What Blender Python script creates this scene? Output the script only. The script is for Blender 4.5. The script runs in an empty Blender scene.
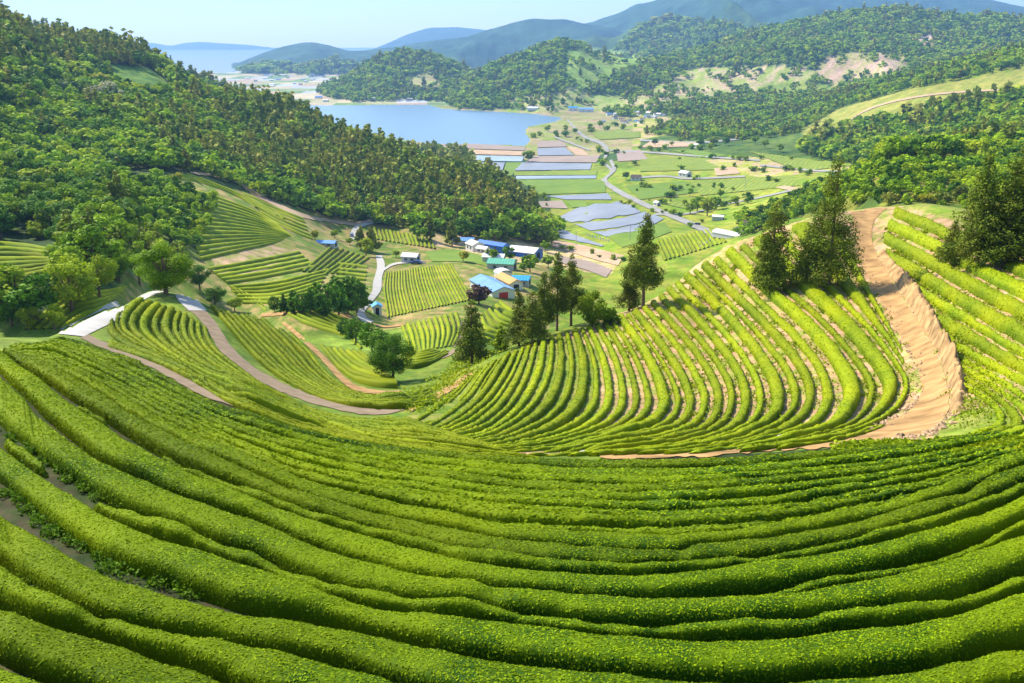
import bpy, math, random
import numpy as np
from mathutils import Vector, Matrix
random.seed(7); RNG = np.random.default_rng(7)
SC = bpy.context.scene
COL = SC.collection
R = math.radians
# ---------------------------------------------------------------- camera
PITCH = R(16.8); F = 996.0; CX = 512.0; CY = 341.5
cam_d = bpy.data.cameras.new('camera'); cam = bpy.data.objects.new('camera', cam_d); COL.objects.link(cam)
cam_d.lens = F/1024*36; cam_d.sensor_width = 36; cam_d.clip_start = 0.5; cam_d.clip_end = 90000
cam.rotation_euler = (math.pi/2-PITCH, 0, 0); cam.location = (0, 0, 0)
SC.camera = cam
# ---------------------------------------------------------------- sky, sun, exposure
SUN_AZ = -52.0; SUN_EL = 44.0
w = bpy.data.worlds.new('World'); SC.world = w; w.use_nodes = True
nt = w.node_tree; nt.nodes.clear()
out = nt.nodes.new('ShaderNodeOutputWorld'); bg = nt.nodes.new('ShaderNodeBackground'); sky = nt.nodes.new('ShaderNodeTexSky')
sky.sky_type = 'NISHITA'; sky.sun_disc = False; sky.sun_elevation = R(SUN_EL); sky.sun_rotation = R(SUN_AZ % 360)
sky.air_density = 1.0; sky.dust_density = 0.4; sky.ozone_density = 1.5
bg.inputs['Strength'].default_value = 0.15
nt.links.new(sky.outputs[0], bg.inputs[0]); nt.links.new(bg.outputs[0], out.inputs[0])
sun_d = bpy.data.lights.new('sun', 'SUN'); sun_d.energy = 4.6; sun_d.angle = R(0.5); sun_d.color = (1.0, 0.91, 0.74)
sun = bpy.data.objects.new('sun', sun_d); COL.objects.link(sun)
sd = Vector((math.sin(R(SUN_AZ))*math.cos(R(SUN_EL)), math.cos(R(SUN_AZ))*math.cos(R(SUN_EL)), math.sin(R(SUN_EL))))
sun.rotation_euler = sd.to_track_quat('Z', 'Y').to_euler()
vs = SC.view_settings
SC.display_settings.display_device = 'sRGB'
vs.view_transform = 'Standard'; vs.look = 'None'; vs.gamma = 1.0; vs.use_curve_mapping = False
vs.exposure = 1.12
SC.cycles.max_bounces = 5; SC.cycles.diffuse_bounces = 2; SC.cycles.glossy_bounces = 2
SC.cycles.transmission_bounces = 2; SC.cycles.volume_bounces = 0; SC.cycles.transparent_max_bounces = 4
SC.cycles.use_denoising = True
# ---------------------------------------------------------------- numeric helpers
cp, sp = math.cos(PITCH), math.sin(PITCH)
def ray(px, py):
    a = (np.asarray(px, float)-CX)/F; b = (CY-np.asarray(py, float))/F
    yc = cp+b*sp
    return a/yc, (-sp+b*cp)/yc
def proj(u, g):
    d = cp-g*sp
    return CX+F*u/d, CY-F*(sp+g*cp)/d
def hsh(ix, iy, iz, seed=0):
    h = (ix.astype(np.int64)*374761393+iy.astype(np.int64)*668265263+iz.astype(np.int64)*2147483647+seed*1274126177) & 0xffffffff
    h = ((h ^ (h >> 13))*1274126177) & 0xffffffff
    h = ((h ^ (h >> 16))*2246822519) & 0xffffffff
    return ((h ^ (h >> 15)) & 0xffffff)/float(0xffffff)
def noise3(x, y, z, seed=0):
    x = np.asarray(x, float); y = np.asarray(y, float)+0*x; z = np.asarray(z, float)+0*x
    ix, iy, iz = np.floor(x), np.floor(y), np.floor(z)
    fx, fy, fz = x-ix, y-iy, z-iz
    fx, fy, fz = (f*f*(3-2*f) for f in (fx, fy, fz))
    r = 0
    for dx in (0, 1):
        for dy in (0, 1):
            for dz in (0, 1):
                wgt = (fx if dx else 1-fx)*(fy if dy else 1-fy)*(fz if dz else 1-fz)
                r = r+wgt*hsh(ix+dx, iy+dy, iz+dz, seed)
    return r*2-1
def fbm(x, y, z=0, o=4, seed=0):
    r = 0; a = 1; t = 0
    for k in range(o):
        r = r+a*noise3(x*2**k, y*2**k, np.asarray(z)*2**k, seed+k); t += a; a *= .5
    return r/t
def catmull(P, n):
    """smooth curve through P, n samples evenly spaced along it"""
    P = np.asarray(P, float)
    if len(P) > 2:
        Q = np.vstack([2*P[0]-P[1], P, 2*P[-1]-P[-2]]); o = []
        for i in range(1, len(Q)-2):
            t = np.linspace(0, 1, 12, endpoint=False)[:, None]
            a, b, c, d = Q[i-1], Q[i], Q[i+1], Q[i+2]
            da, db, dc = (max(np.linalg.norm(q)**.5, 1e-3) for q in (b-a, c-b, d-c))
            m1 = (c-b)+db*((b-a)/da-(c-a)/(da+db)); m2 = (c-b)+db*((d-c)/dc-(d-b)/(db+dc))
            o.append((2*t**3-3*t**2+1)*b+(t**3-2*t**2+t)*m1+(-2*t**3+3*t**2)*c+(t**3-t**2)*m2)
        o.append(P[-1:]); P = np.vstack(o)
    s = np.r_[0, np.cumsum(np.linalg.norm(np.diff(P, axis=0), axis=1))]
    q = np.linspace(0, s[-1], n)
    return np.stack([np.interp(q, s, P[:, k]) for k in range(P.shape[1])], 1)
def inpoly(x, y, poly):
    poly = np.asarray(poly, float); r = np.zeros(np.shape(x), bool); n = len(poly)
    for i in range(n):
        x0, y0 = poly[i]; x1, y1 = poly[(i+1) % n]
        if y0 == y1: continue
        c = ((y0 > y) != (y1 > y)) & (x < (x1-x0)*(y-y0)/(y1-y0)+x0)
        r ^= c
    return r
# ---------------------------------------------------------------- terrain: control points (pixel x, pixel y, metres ahead)
CP = [
 # foreground slope
 (0,683,12.6),(0,648,13.7),(0,597,16.3),(0,559,18.7),(0,500,23),(0,425,28.8),(0,385,34),(0,352,45),(0,338,58),
 (130,683,13.2),(130,615,16.3),(130,560,19),(130,500,23.3),(130,440,30),(130,400,38),(130,375,46),(130,358,60),
 (260,683,13.7),(260,608,17),(260,550,20.8),(260,500,25),(260,460,30.5),(260,425,38),
 (400,683,14),(400,620,17),(400,580,19.7),(400,530,24.4),(400,480,32),(400,450,41),(400,430,50),
 (520,683,14.1),(520,621,17.2),(520,585,19.7),(520,530,25.4),(520,495,30.8),(520,470,37),(520,450,44),
 (640,683,14.1),(640,621,17.3),(640,593,19.2),(640,562,21.9),(640,530,25.6),(640,502,29.6),(640,476,34.9),(640,458,40.5),
 (760,683,14.2),(760,625,17),(760,590,19.3),(760,550,22.8),(760,510,27.8),(760,475,34.2),(760,453,41),
 (890,683,14.1),(890,620,16.8),(890,570,20.2),(890,520,25.2),(890,480,31.3),(890,450,38.5),
 (1023,683,13.9),(1023,640,15.5),(1023,585,18.3),(1023,532,22),(1023,480,27.5),(1023,440,35),
 (1150,683,13.9),(1150,580,18),(1150,480,26),(1150,400,40),(1150,330,62),(1150,270,85),
 (-130,683,12.6),(-130,559,18.7),(-130,450,28),(-130,380,40),(-130,345,62),
 # left shoulder, path one, concrete yard, knoll with hooked rows
 (232,402,42),(170,372,54),(110,348,66),(62,330,80),(60,338,64),(100,313,100),(80,323,90),(150,292,121),(190,297,118),(206,325,98),(250,371,80),(330,405,66),
 (160,335,92),(140,345,78),(200,365,68),(300,418,54),(400,411,64),(450,428,54),
 (220,312,120),(255,318,128),(280,332,126),(290,365,98),(330,345,130),(310,380,90),(350,385,98),(395,380,108),(370,350,150),
 # grassy dip and path four
 (440,376,108),(470,347,130),(472,362,114),(430,405,68),(405,425,56),(420,345,172),(440,325,225),
 # sunlit knoll
 (480,395,80),(500,352,108),(540,332,122),(590,320,128),(645,308,132),(680,283,136),(700,264,140),(732,246,144),(790,226,145),(838,213,146),
 (500,430,56),(560,440,52),(600,441,51),(600,400,71),(600,350,98),(540,390,78),(680,430,53),(690,350,92),(680,400,70),
 (750,400,66),(750,350,86),(750,310,104),(770,290,111),(830,285,108),(720,300,116),(700,320,108),(830,340,85),(830,390,66),(750,438,48),(830,432,48),
 (880,434,46),(932,402,56),(905,340,82),(885,285,105),(868,240,126),(872,207,147),
 # slope right of the dirt road
 (1000,432,38),(1000,385,50),(1000,335,67),(1000,285,88),(950,340,72),(960,232,115),(925,203,141),(1023,245,105),(960,290,90),(1023,220,125),(1060,205,140),
 # left: shrubs and terraces
 (40,318,150),(0,300,165),(90,290,165),(60,262,215),(0,262,210),(10,235,260),(130,272,200),(130,240,260),(0,200,320),(70,210,310),
 (200,282,250),(200,262,285),(200,235,320),(190,205,370),(160,175,420),(240,225,380),(300,216,470),(230,190,470),(300,240,400),(290,268,320),
 (260,295,255),(320,262,350),(330,290,275),(350,300,262),(300,310,215),(340,320,225),(370,325,232),
 (375,265,400),(360,230,500),(420,235,480),(440,250,450),(400,258,425),
 (390,318,262),(470,300,300),(420,290,325),(385,290,310),(460,270,385),(500,262,420),(480,245,480),
 (455,318,255),(490,285,350),(530,290,340),(540,265,430),
 # valley right of the houses
 (600,265,470),(560,250,530),(650,255,470),(700,250,480),(600,235,580),(670,235,560),(720,232,590),(600,212,700),(540,232,590),(560,200,820),(640,205,760),
 (700,205,760),(560,180,1010),(640,178,960),(700,175,980),(770,190,760),(740,215,660),(800,208,500),
 (560,160,1270),(650,150,1350),(600,135,1800),(650,125,1950),(560,125,2000),(750,165,1020),(750,150,1180),(720,130,1600),(700,115,2000),(450,150,1430),(500,160,1270),
 (850,198,330),(900,190,300),(860,180,520),(950,180,330),(880,172,750),(830,170,860),(1010,150,480),(1080,150,480),
 (900,150,900),(980,140,800),(1040,120,850),(820,150,1150),(850,125,1300),(900,108,1250),(960,90,1300),(1024,76,1300),(1100,60,1300),(780,125,1650),(850,100,1700),
 (950,66,1700),(1024,50,1650),(760,100,2200),(880,82,2300),
 # forested hill left of the lake
 (330,222,510),(400,228,520),(460,236,510),(530,243,540),(330,190,580),(420,200,590),(500,215,610),(545,230,640),
 (250,180,560),(180,150,560),(100,170,440),(50,140,500),(0,150,440),(250,140,720),(330,150,730),(420,170,720),(500,196,700),
 (200,120,720),(130,110,640),(60,110,600),(0,90,560),(300,118,880),(380,150,830),(460,180,770),(120,90,760),(60,70,760),(0,50,640),
 (0,18,760),(60,44,880),(110,55,1000),(150,70,1050),(200,98,950),(250,108,960),(-100,-20,700),(-100,100,430),(-100,200,290),(-100,290,170),
]
# the same for ground hidden behind crests: pixel x, metres ahead, height
CH = [
 (0,90,-34),(60,100,-33),(0,125,-44),(80,135,-44),(-130,90,-34),(-130,130,-46),
 (200,140,-43),(150,150,-46),(200,180,-62),(260,165,-55),(300,170,-55),
 (500,135,-44),(540,155,-52),(590,165,-58),(645,160,-56),(700,165,-56),(740,172,-56),(800,175,-52),
 (500,200,-66),(560,240,-82),(640,260,-88),(700,300,-92),(740,340,-94),(640,380,-98),(560,330,-88),
 (850,200,-44),(900,200,-42),(800,300,-78),(950,190,-37),(1040,180,-30),(1100,170,-26),(730,250,-80),
 (450,900,-128),(540,720,-124),(380,1050,-140),(460,1100,-142),(300,1200,-146),(200,1150,-110),(250,1250,-130),(120,1150,-60),(0,950,-20),(-100,900,0),
 (300,1500,-152),(400,1700,-155),(500,1800,-155),(200,1700,-140),(100,1600,-110),(0,1500,-60),
 (512,9,-8.6),(0,9,-8.3),(1023,9,-8.4),(512,5,-7.5),(0,5,-7.4),(1023,5,-7.4),(-130,6,-7.6),(1150,6,-7.6),
]
for x_ in (-150, 0, 150, 300, 450, 600, 750):
    CH += [(x_, 2600, -150), (x_, 3400, -150), (x_, 4500, -150), (x_, 6500, -150)]
for x_ in (900, 1050, 1200):
    CH += [(x_, 2700, -110), (x_, 3400, -140), (x_, 4500, -150), (x_, 6500, -150)]
KU = 4.0
def build_rbf():
    u = []; v = []; g = []
    for px, py, Y in CP:
        a, b = ray(px, py); u.append(a); v.append(math.log(Y)); g.append(b)
    for px, Y, Z in CH:
        b = Z/Y; a = (px-CX)/F*(cp-b*sp); u.append(a); v.append(math.log(Y)); g.append(b)
    u, v, g = map(np.array, (u, v, g)); n = len(u)
    def ker(r2): return np.where(r2 > 1e-12, .5*r2*np.log(np.maximum(r2, 1e-12)), 0)
    d = ((u[:, None]-u)*KU)**2+(v[:, None]-v)**2
    A = np.zeros((n+3, n+3)); A[:n, :n] = ker(d)+np.eye(n)*2e-3
    A[:n, n] = 1; A[:n, n+1] = u*KU; A[:n, n+2] = v; A[n:, :n] = A[:n, n:].T
    c = np.linalg.solve(A, np.r_[g, 0, 0, 0])
    def f(U, V):
        sh = U.shape; U = U.ravel(); V = V.ravel(); o = np.zeros(U.size)
        for i in range(0, U.size, 20000):
            a, b = U[i:i+20000], V[i:i+20000]
            d = ((a[:, None]-u)*KU)**2+(b[:, None]-v)**2
            o[i:i+20000] = ker(d)@c[:n]+c[n]+c[n+1]*a*KU+c[n+2]*b
        return o.reshape(sh)
    return f
NU, NV = 881, 940
UU = np.linspace(-0.88, 0.88, NU); VV = np.linspace(math.log(5.0), math.log(23800), NV)
def lin_up(C, cu, cv):
    o = np.empty((len(cu), NV))
    for i in range(len(cu)): o[i] = np.interp(VV, cv, C[i])
    q = np.empty((NU, NV))
    for j in range(NV): q[:, j] = np.interp(UU, cu, o[:, j])
    return q
rbf = build_rbf()
cu = np.linspace(-0.88, 0.88, 221); cv = np.linspace(VV[0], math.log(7000), 400)
Gc = rbf(*np.meshgrid(cu, cv, indexing='ij'))
G = lin_up(Gc, cu, cv)
YV = np.exp(VV)[None, :]
Z = G*YV
UG = UU[:, None]+0*YV; XG = UG*YV; YG = YV+0*UG
far = np.clip((YG-2500)/900, 0, 1)
Z = Z*(1-far)+(-150)*far
Z = np.where(YG > 5150, -157, Z)
# uneven ground where there are no fields
am = np.clip((YG-160)/300, 0, 1)*np.clip((2600-YG)/600, 0, 1)
Z += am*(3.0*fbm(XG/70, YG/70, 0, 3, 3)+.8*fbm(XG/22, YG/22, 0, 2, 5))
near = np.clip((150-YG)/50, 0, 1)
Z += near*.12*fbm(XG/6, YG/6, 0, 3, 9)
# ---- hills: ridge silhouettes (pixel), distance, widths
HILLS = []
def hill(pts, D, wf, wb, base=-152, rough=.5, seed=1, expo=1.15, nscale=4.0):
    global Z
    pts = np.array(pts, float); u, g = ray(pts[:, 0], pts[:, 1])
    uu = UU; gi = np.interp(uu, u, g)
    i = np.argsort(u); q = catmull(np.stack([u[i], g[i]], 1), 200); gi = np.interp(uu, q[:, 0], q[:, 1])
    gi = gi+.0009*fbm(uu*60, 0*uu+seed, 0, 3, seed)*min(1, 4000/D)
    Dr = D*(1+.06*fbm(uu*5, 0*uu+seed*3.1, 0, 2, seed))
    Zr = gi*Dr
    s = (YG-Dr[:, None])
    t = np.where(s < 0, -s/wf, s/wb)
    spur = fbm(XG/(wf/nscale)+seed*7.3, YG/(wf/nscale*2.2), 0, 5, seed)
    rid = 1-np.abs(fbm(XG/(wf/nscale*.9)+seed*2, YG/(wf/nscale*3), 0, 4, seed+20))*2.2
    t2 = np.clip(t*np.clip(1+rough*(spur*.8-.35*(rid-.5))*np.clip(t*4, 0, 1), .55, 2), 0, 1.2)
    prof = np.clip(1-t2, 0, 1)**expo
    zz = base+(Zr[:, None]-base)*prof
    zz = zz+(Zr[:, None]-base)*.16*rough*np.clip(t*5, 0, 1)*prof*(.35-np.abs(fbm(XG/(wf*.16), YG/(wf*.42), 0, 4, seed+60)))
    edge = np.clip((UG-u.min())/.01+1, 0, 1)*np.clip((u.max()-UG)/.01+1, 0, 1)
    zz = base+(zz-base)*edge
    Z = np.maximum(Z, zz)
hill([(-300,-140),(-100,-55),(0,10),(40,26),(80,36),(120,49),(150,59),(180,70),(210,81),(240,93),(260,100),(285,111),(300,120)], 1450, 500, 500, rough=.2, seed=2)
hill([(270,104),(300,97),(330,87),(350,76),(375,61),(400,51),(420,53),(450,62),(480,78),(500,90),(520,104)], 3150, 620, 500, rough=.35, seed=3)
hill([(420,106),(450,90),(470,77),(500,63),(530,52),(560,41),(575,43),(600,52),(630,58),(660,60),(700,66),(750,78),(800,100)], 2850, 800, 700, rough=.5, seed=4)
hill([(560,104),(620,78),(660,60),(700,49),(750,34),(800,22),(850,13),(890,9),(930,14),(970,18),(1000,16),(1024,20),(1100,26),(1250,30)], 3250, 1350, 900, rough=.6, seed=5)
hill([(150,78),(185,72),(220,69),(250,58),(285,46),(310,42),(335,47),(350,51),(380,48),(400,46),(430,41),(470,35),(500,26),(530,19),(560,19),(590,24),(620,30),(680,50)], 6600, 1500, 1200, rough=.95, seed=6)
hill([(480,64),(540,40),(590,22),(620,12),(640,3),(655,0),(680,-12),(720,-20),(780,-14),(830,-9),(880,-12),(930,-8),(970,-3),(1000,1),(1024,7),(1100,20),(1300,30)], 7400, 3000, 1500, rough=1.0, seed=7)
hill([(355,56),(370,50),(390,42),(410,33),(430,28),(460,27),(480,29),(510,34),(540,40),(600,55)], 13000, 2500, 2000, rough=.3, seed=8)
hill([(118,47),(140,44.5),(152,43),(170,45.5),(185,43),(200,42),(225,43.5),(250,45),(275,48)], 20000, 2500, 2500, rough=.2, seed=9)
# ---- lake basin
LAKE_Z = -148.0
LAKE = [(280,105.5),(429,105),(443,109),(490,111.5),(535,114),(562,118),(555,122),(527,127),(524,133),(530,140),(526,145.5),(440,144.5),(410,141),(385,137),(350,128),(300,115)]
lm = (YG > 1200) & (YG < 3000)
lpx, lpy = proj(UG, LAKE_Z/YG)
inl = lm & inpoly(lpx, lpy, LAKE)
fl = (YG > 1250) & (YG < 2650) & (UG < .03) & (UG > -.33)
Z = np.where(lm & ~inl, np.maximum(Z, -147.2), Z)
Z = np.where(inl, -151.0, Z)
G = Z/YG
PXG, PYG = proj(UG, G)
LY = VV
def zat(X, Y):
    X = np.asarray(X, float); Y = np.maximum(np.asarray(Y, float), 5.0)
    u = np.clip(X/Y, UU[0], UU[-1]-1e-9); v = np.clip(np.log(Y), VV[0], VV[-1]-1e-9)
    a = (u-UU[0])/(UU[1]-UU[0]); b = (v-VV[0])/(VV[1]-VV[0])
    i = np.clip(a.astype(int), 0, NU-2); j = np.clip(b.astype(int), 0, NV-2); a = a-i; b = b-j
    return Z[i, j]*(1-a)*(1-b)+Z[i+1, j]*a*(1-b)+Z[i, j+1]*(1-a)*b+Z[i+1, j+1]*a*b
def hit(px, py, lift=0.0, dmin=5.0, dmax=34000.0):
    """first ground point seen through each pixel (ground lifted by lift); NaN where none between dmin and dmax"""
    px = np.atleast_1d(np.asarray(px, float)); py = np.atleast_1d(np.asarray(py, float))
    u, g = ray(px, py); res = np.full((len(u), 3), np.nan)
    j0 = int(np.searchsorted(VV, math.log(max(dmin, 5.0)))); j1 = int(np.searchsorted(VV, math.log(dmax)))
    j1 = min(j1, NV)
    Vs = VV[j0:j1]; Ys = np.exp(Vs)
    a = np.clip((u-UU[0])/(UU[1]-UU[0]), 0, NU-1.001); i = a.astype(int); a = (a-i)[:, None]
    for k in range(0, len(u), 2000):
        ii = i[k:k+2000]; aa = a[k:k+2000]
        row = G[ii, j0:j1]*(1-aa)+G[ii+1, j0:j1]*aa+lift/Ys[None]
        gg = g[k:k+2000][:, None]
        m = row >= gg; ok = m.any(1); j = m.argmax(1)
        jj = np.clip(j, 1, len(Vs)-1); r = np.arange(len(ii))
        g0 = row[r, jj-1]; g1 = row[r, jj]
        t = np.clip((gg[:, 0]-g0)/np.where(np.abs(g1-g0) < 1e-12, 1, g1-g0), 0, 1)
        v = Vs[jj-1]*(1-t)+Vs[jj]*t
        ok &= (j > 0)
        Y = np.exp(v); X = u[k:k+2000]*Y
        q = np.stack([X, Y, np.zeros_like(X)], 1); q[~ok] = np.nan
        res[k:k+2000] = q
    m = ~np.isnan(res[:, 0])
    res[m, 2] = zat(res[m, 0], res[m, 1])
    return res
def at(px, py, dmin=5.0, dmax=34000.0):
    p = hit([px], [py], 0, dmin, dmax)[0]
    if np.isnan(p[0]): p = hit([px], [py+3], 0, dmin, dmax)[0]
    return Vector([float(c) for c in p])
# ---------------------------------------------------------------- object helpers
def tag(o, label=None, cat=None, group=None, kind=None):
    if label: o['label'] = label
    if cat: o['category'] = cat
    if group: o['group'] = group
    if kind: o['kind'] = kind
    return o
def empty(name, loc, rz=0.0, parent=None):
    o = bpy.data.objects.new(name, None); COL.objects.link(o); o.location = loc; o.rotation_euler = (0, 0, rz)
    o.empty_display_size = .3
    if parent: o.parent = parent
    return o
def mk(name, verts, faces, mat, parent=None, smooth=False, attrs=None):
    """verts (n,3), faces (m,3|4) or list of such arrays -> ONE mesh object"""
    me = bpy.data.meshes.new(name)
    verts = np.asarray(verts, np.float32)
    if not isinstance(faces, (list, tuple)): faces = [faces]
    faces = [np.asarray(f, np.int32) for f in faces if len(f)]
    loops = np.concatenate([f.ravel() for f in faces])
    cnt = np.concatenate([np.full(len(f), f.shape[1], np.int32) for f in faces])
    st = np.r_[0, np.cumsum(cnt)[:-1]].astype(np.int32)
    me.vertices.add(len(verts)); me.vertices.foreach_set('co', verts.ravel())
    me.loops.add(len(loops)); me.loops.foreach_set('vertex_index', loops)
    me.polygons.add(len(cnt)); me.polygons.foreach_set('loop_start', st)
    if smooth is True: me.polygons.foreach_set('use_smooth', np.ones(len(cnt), bool))
    elif smooth is False: me.polygons.foreach_set('use_smooth', np.zeros(len(cnt), bool))
    else: me.polygons.foreach_set('use_smooth', np.asarray(smooth, bool))
    for k, a in (attrs or {}).items():
        a = np.asarray(a, np.float32)
        if a.ndim == 1:
            t = me.attributes.new(k, 'FLOAT', 'POINT'); t.data.foreach_set('value', a)
        else:
            t = me.attributes.new(k, 'FLOAT_COLOR', 'POINT'); t.data.foreach_set('color', np.c_[a, np.ones(len(a))].astype(np.float32).ravel())
    me.update(calc_edges=True)
    if mat: me.materials.append(mat)
    o = bpy.data.objects.new(name, me); COL.objects.link(o)
    if parent: o.parent = parent
    return o
class MB:
    def __init__(s): s.v = []; s.f = []; s.n = 0
    def add(s, v, f):
        v = np.asarray(v, float); s.v.append(v); s.f += [[i+s.n for i in q] for q in f]; s.n += len(v); return s
    def box(s, x0, x1, y0, y1, z0, z1):
        v = [(x, y, z) for z in (z0, z1) for y in (y0, y1) for x in (x0, x1)]
        return s.add(v, [(0, 2, 3, 1), (4, 5, 7, 6), (0, 1, 5, 4), (2, 6, 7, 3), (0, 4, 6, 2), (1, 3, 7, 5)])
    def prism(s, prof, x0, x1, axis='x'):
        """profile in (a, z) extruded along axis"""
        n = len(prof)
        v = [(x0, a, z) for a, z in prof]+[(x1, a, z) for a, z in prof]
        if axis == 'y': v = [(a, b, c) for b, a, c in v]
        return s.add(v, [tuple(range(n))[::-1], tuple(range(n, 2*n))]+[(i, (i+1) % n, n+(i+1) % n, n+i) for i in range(n)])
    def tube(s, pts, rad, n=6):
        pts = [np.array(p, float) for p in pts]; v = []
        for i, p in enumerate(pts):
            d = pts[min(i+1, len(pts)-1)]-pts[max(i-1, 0)]; d = d/(np.linalg.norm(d)+1e-9)
            a = np.cross(d, [0, 0, 1.0]) if abs(d[2]) < .9 else np.cross(d, [1.0, 0, 0]); a /= np.linalg.norm(a); b = np.cross(d, a)
            for k in range(n):
                t = 2*math.pi*k/n; v.append(p+rad[i]*(math.cos(t)*a+math.sin(t)*b))
        f = [(i*n+k, i*n+(k+1) % n, (i+1)*n+(k+1) % n, (i+1)*n+k) for i in range(len(pts)-1) for k in range(n)]
        f += [tuple(range(n))[::-1], tuple((len(pts)-1)*n+k for k in range(n))]
        return s.add(v, f)
    def build(s, name, mat, parent=None, smooth=False):
        me = bpy.data.meshes.new(name); me.from_pydata([tuple(p) for p in np.vstack(s.v)], [], s.f); me.update()
        if smooth: me.polygons.foreach_set('use_smooth', [True]*len(me.polygons))
        me.materials.append(mat); o = bpy.data.objects.new(name, me); COL.objects.link(o)
        if parent: o.parent = parent
        return o
# ---------------------------------------------------------------- materials
MATS = {}
def nodes(name):
    m = bpy.data.materials.new(name); m.use_nodes = True; t = m.node_tree; t.nodes.clear()
    return m, t, t.nodes, t.links
def setp(b, col=None, rough=.8, spec=.3):
    if col is not None: b.inputs['Base Color'].default_value = (*col, 1)
    b.inputs['Roughness'].default_value = rough; b.inputs['Specular IOR Level'].default_value = spec
def plain(name, col, rough=.8, spec=.3, var=.25, scale=1.5, bump=0.0, metal=0.0, ribs=0):
    if name in MATS: return MATS[name]
    m, t, N, L = nodes(name)
    o = N.new('ShaderNodeOutputMaterial'); b = N.new('ShaderNodeBsdfPrincipled'); setp(b, col, rough, spec); b.inputs['Metallic'].default_value = metal
    tc = N.new('ShaderNodeTexCoord'); nz = N.new('ShaderNodeTexNoise'); nz.inputs['Scale'].default_value = scale; nz.inputs['Detail'].default_value = 5
    L.new(tc.outputs['Object'], nz.inputs['Vector'])
    mr = N.new('ShaderNodeMapRange'); mr.inputs['From Min'].default_value = .3; mr.inputs['From Max'].default_value = .7
    mr.inputs['To Min'].default_value = 1-var; mr.inputs['To Max'].default_value = 1+var; L.new(nz.outputs[0], mr.inputs[0])
    vm = N.new('ShaderNodeVectorMath'); vm.operation = 'SCALE'; vm.inputs[0].default_value = col; L.new(mr.outputs[0], vm.inputs['Scale'])
    L.new(vm.outputs[0], b.inputs['Base Color'])
    if ribs:
        wv = N.new('ShaderNodeTexWave'); wv.bands_direction = 'Y'; wv.inputs['Scale'].default_value = .314/ribs; L.new(tc.outputs['Object'], wv.inputs['Vector'])
        m3 = N.new('ShaderNodeMapRange'); m3.inputs['To Min'].default_value = .72; m3.inputs['To Max'].default_value = 1.1; L.new(wv.outputs['Fac'], m3.inputs[0])
        v3 = N.new('ShaderNodeVectorMath'); v3.operation = 'SCALE'; L.new(vm.outputs[0], v3.inputs[0]); L.new(m3.outputs[0], v3.inputs['Scale']); L.new(v3.outputs[0], b.inputs['Base Color'])
    if bump:
        bp = N.new('ShaderNodeBump'); bp.inputs['Strength'].default_value = bump; bp.inputs['Distance'].default_value = .1
        L.new(nz.outputs[0], bp.inputs['Height']); L.new(bp.outputs[0], b.inputs['Normal'])
    L.new(b.outputs[0], o.inputs[0]); MATS[name] = m; return m
def foliage(name, c0, c1, trans=.3, scale=.35, c2=None, rough=.7, spec=.08):
    """leaf material: per-leaf attribute 'tint' mixes c0..c1, slow world noise mixes towards c2; part of the light goes through"""
    if name in MATS: return MATS[name]
    m, t, N, L = nodes(name)
    o = N.new('ShaderNodeOutputMaterial'); b = N.new('ShaderNodeBsdfPrincipled'); setp(b, c0, rough, spec)
    at_ = N.new('ShaderNodeAttribute'); at_.attribute_name = 'tint'
    mx = N.new('ShaderNodeMix'); mx.data_type = 'RGBA'; mx.inputs[6].default_value = (*c0, 1); mx.inputs[7].default_value = (*c1, 1)
    L.new(at_.outputs['Fac'], mx.inputs[0])
    last = mx.outputs[2]
    if c2:
        g = N.new('ShaderNodeNewGeometry'); nz = N.new('ShaderNodeTexNoise'); nz.inputs['Scale'].default_value = scale; nz.inputs['Detail'].default_value = 4
        L.new(g.outputs['Position'], nz.inputs['Vector'])
        mr = N.new('ShaderNodeMapRange'); mr.inputs['From Min'].default_value = .42; mr.inputs['From Max'].default_value = .68; L.new(nz.outputs[0], mr.inputs[0])
        m2 = N.new('ShaderNodeMix'); m2.data_type = 'RGBA'; L.new(mr.outputs[0], m2.inputs[0]); L.new(last, m2.inputs[6]); m2.inputs[7].default_value = (*c2, 1)
        last = m2.outputs[2]
    oi = N.new('ShaderNodeObjectInfo'); mo = N.new('ShaderNodeMapRange'); mo.inputs['To Min'].default_value = .82; mo.inputs['To Max'].default_value = 1.2
    L.new(oi.outputs['Random'], mo.inputs[0])
    vm = N.new('ShaderNodeVectorMath'); vm.operation = 'SCALE'; L.new(last, vm.inputs[0]); L.new(mo.outputs[0], vm.inputs['Scale']); last = vm.outputs[0]
    L.new(last, b.inputs['Base Color'])
    if trans:
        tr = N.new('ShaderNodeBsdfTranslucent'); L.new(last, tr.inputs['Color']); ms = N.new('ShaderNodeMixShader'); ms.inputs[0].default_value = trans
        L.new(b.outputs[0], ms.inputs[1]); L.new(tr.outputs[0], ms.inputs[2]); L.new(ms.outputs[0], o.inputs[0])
    else: L.new(b.outputs[0], o.inputs[0])
    MATS[name] = m; return m
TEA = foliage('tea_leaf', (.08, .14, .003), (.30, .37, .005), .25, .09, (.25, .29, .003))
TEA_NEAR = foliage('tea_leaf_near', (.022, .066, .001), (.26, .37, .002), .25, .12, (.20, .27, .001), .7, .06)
TEA_SUN = foliage('tea_leaf_young', (.11, .18, .003), (.37, .44, .004), .25, .10, (.33, .37, .003))  # paler copy of the tea leaf with sunlight put into its colour
BROAD = foliage('broadleaf_leaf', (.085, .19, .005), (.31, .46, .010), .3, .03, (.32, .38, .010))
BROAD_D = foliage('broadleaf_leaf_dark', (.045, .125, .007), (.15, .29, .012), .25)
CONI = foliage('conifer_needles', (.07, .13, .009), (.29, .32, .025), .2, .03, (.27, .25, .03))
CEDAR = foliage('cedar_needles', (.050, .092, .008), (.21, .27, .016), .2, .35, (.13, .14, .014))
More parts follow.
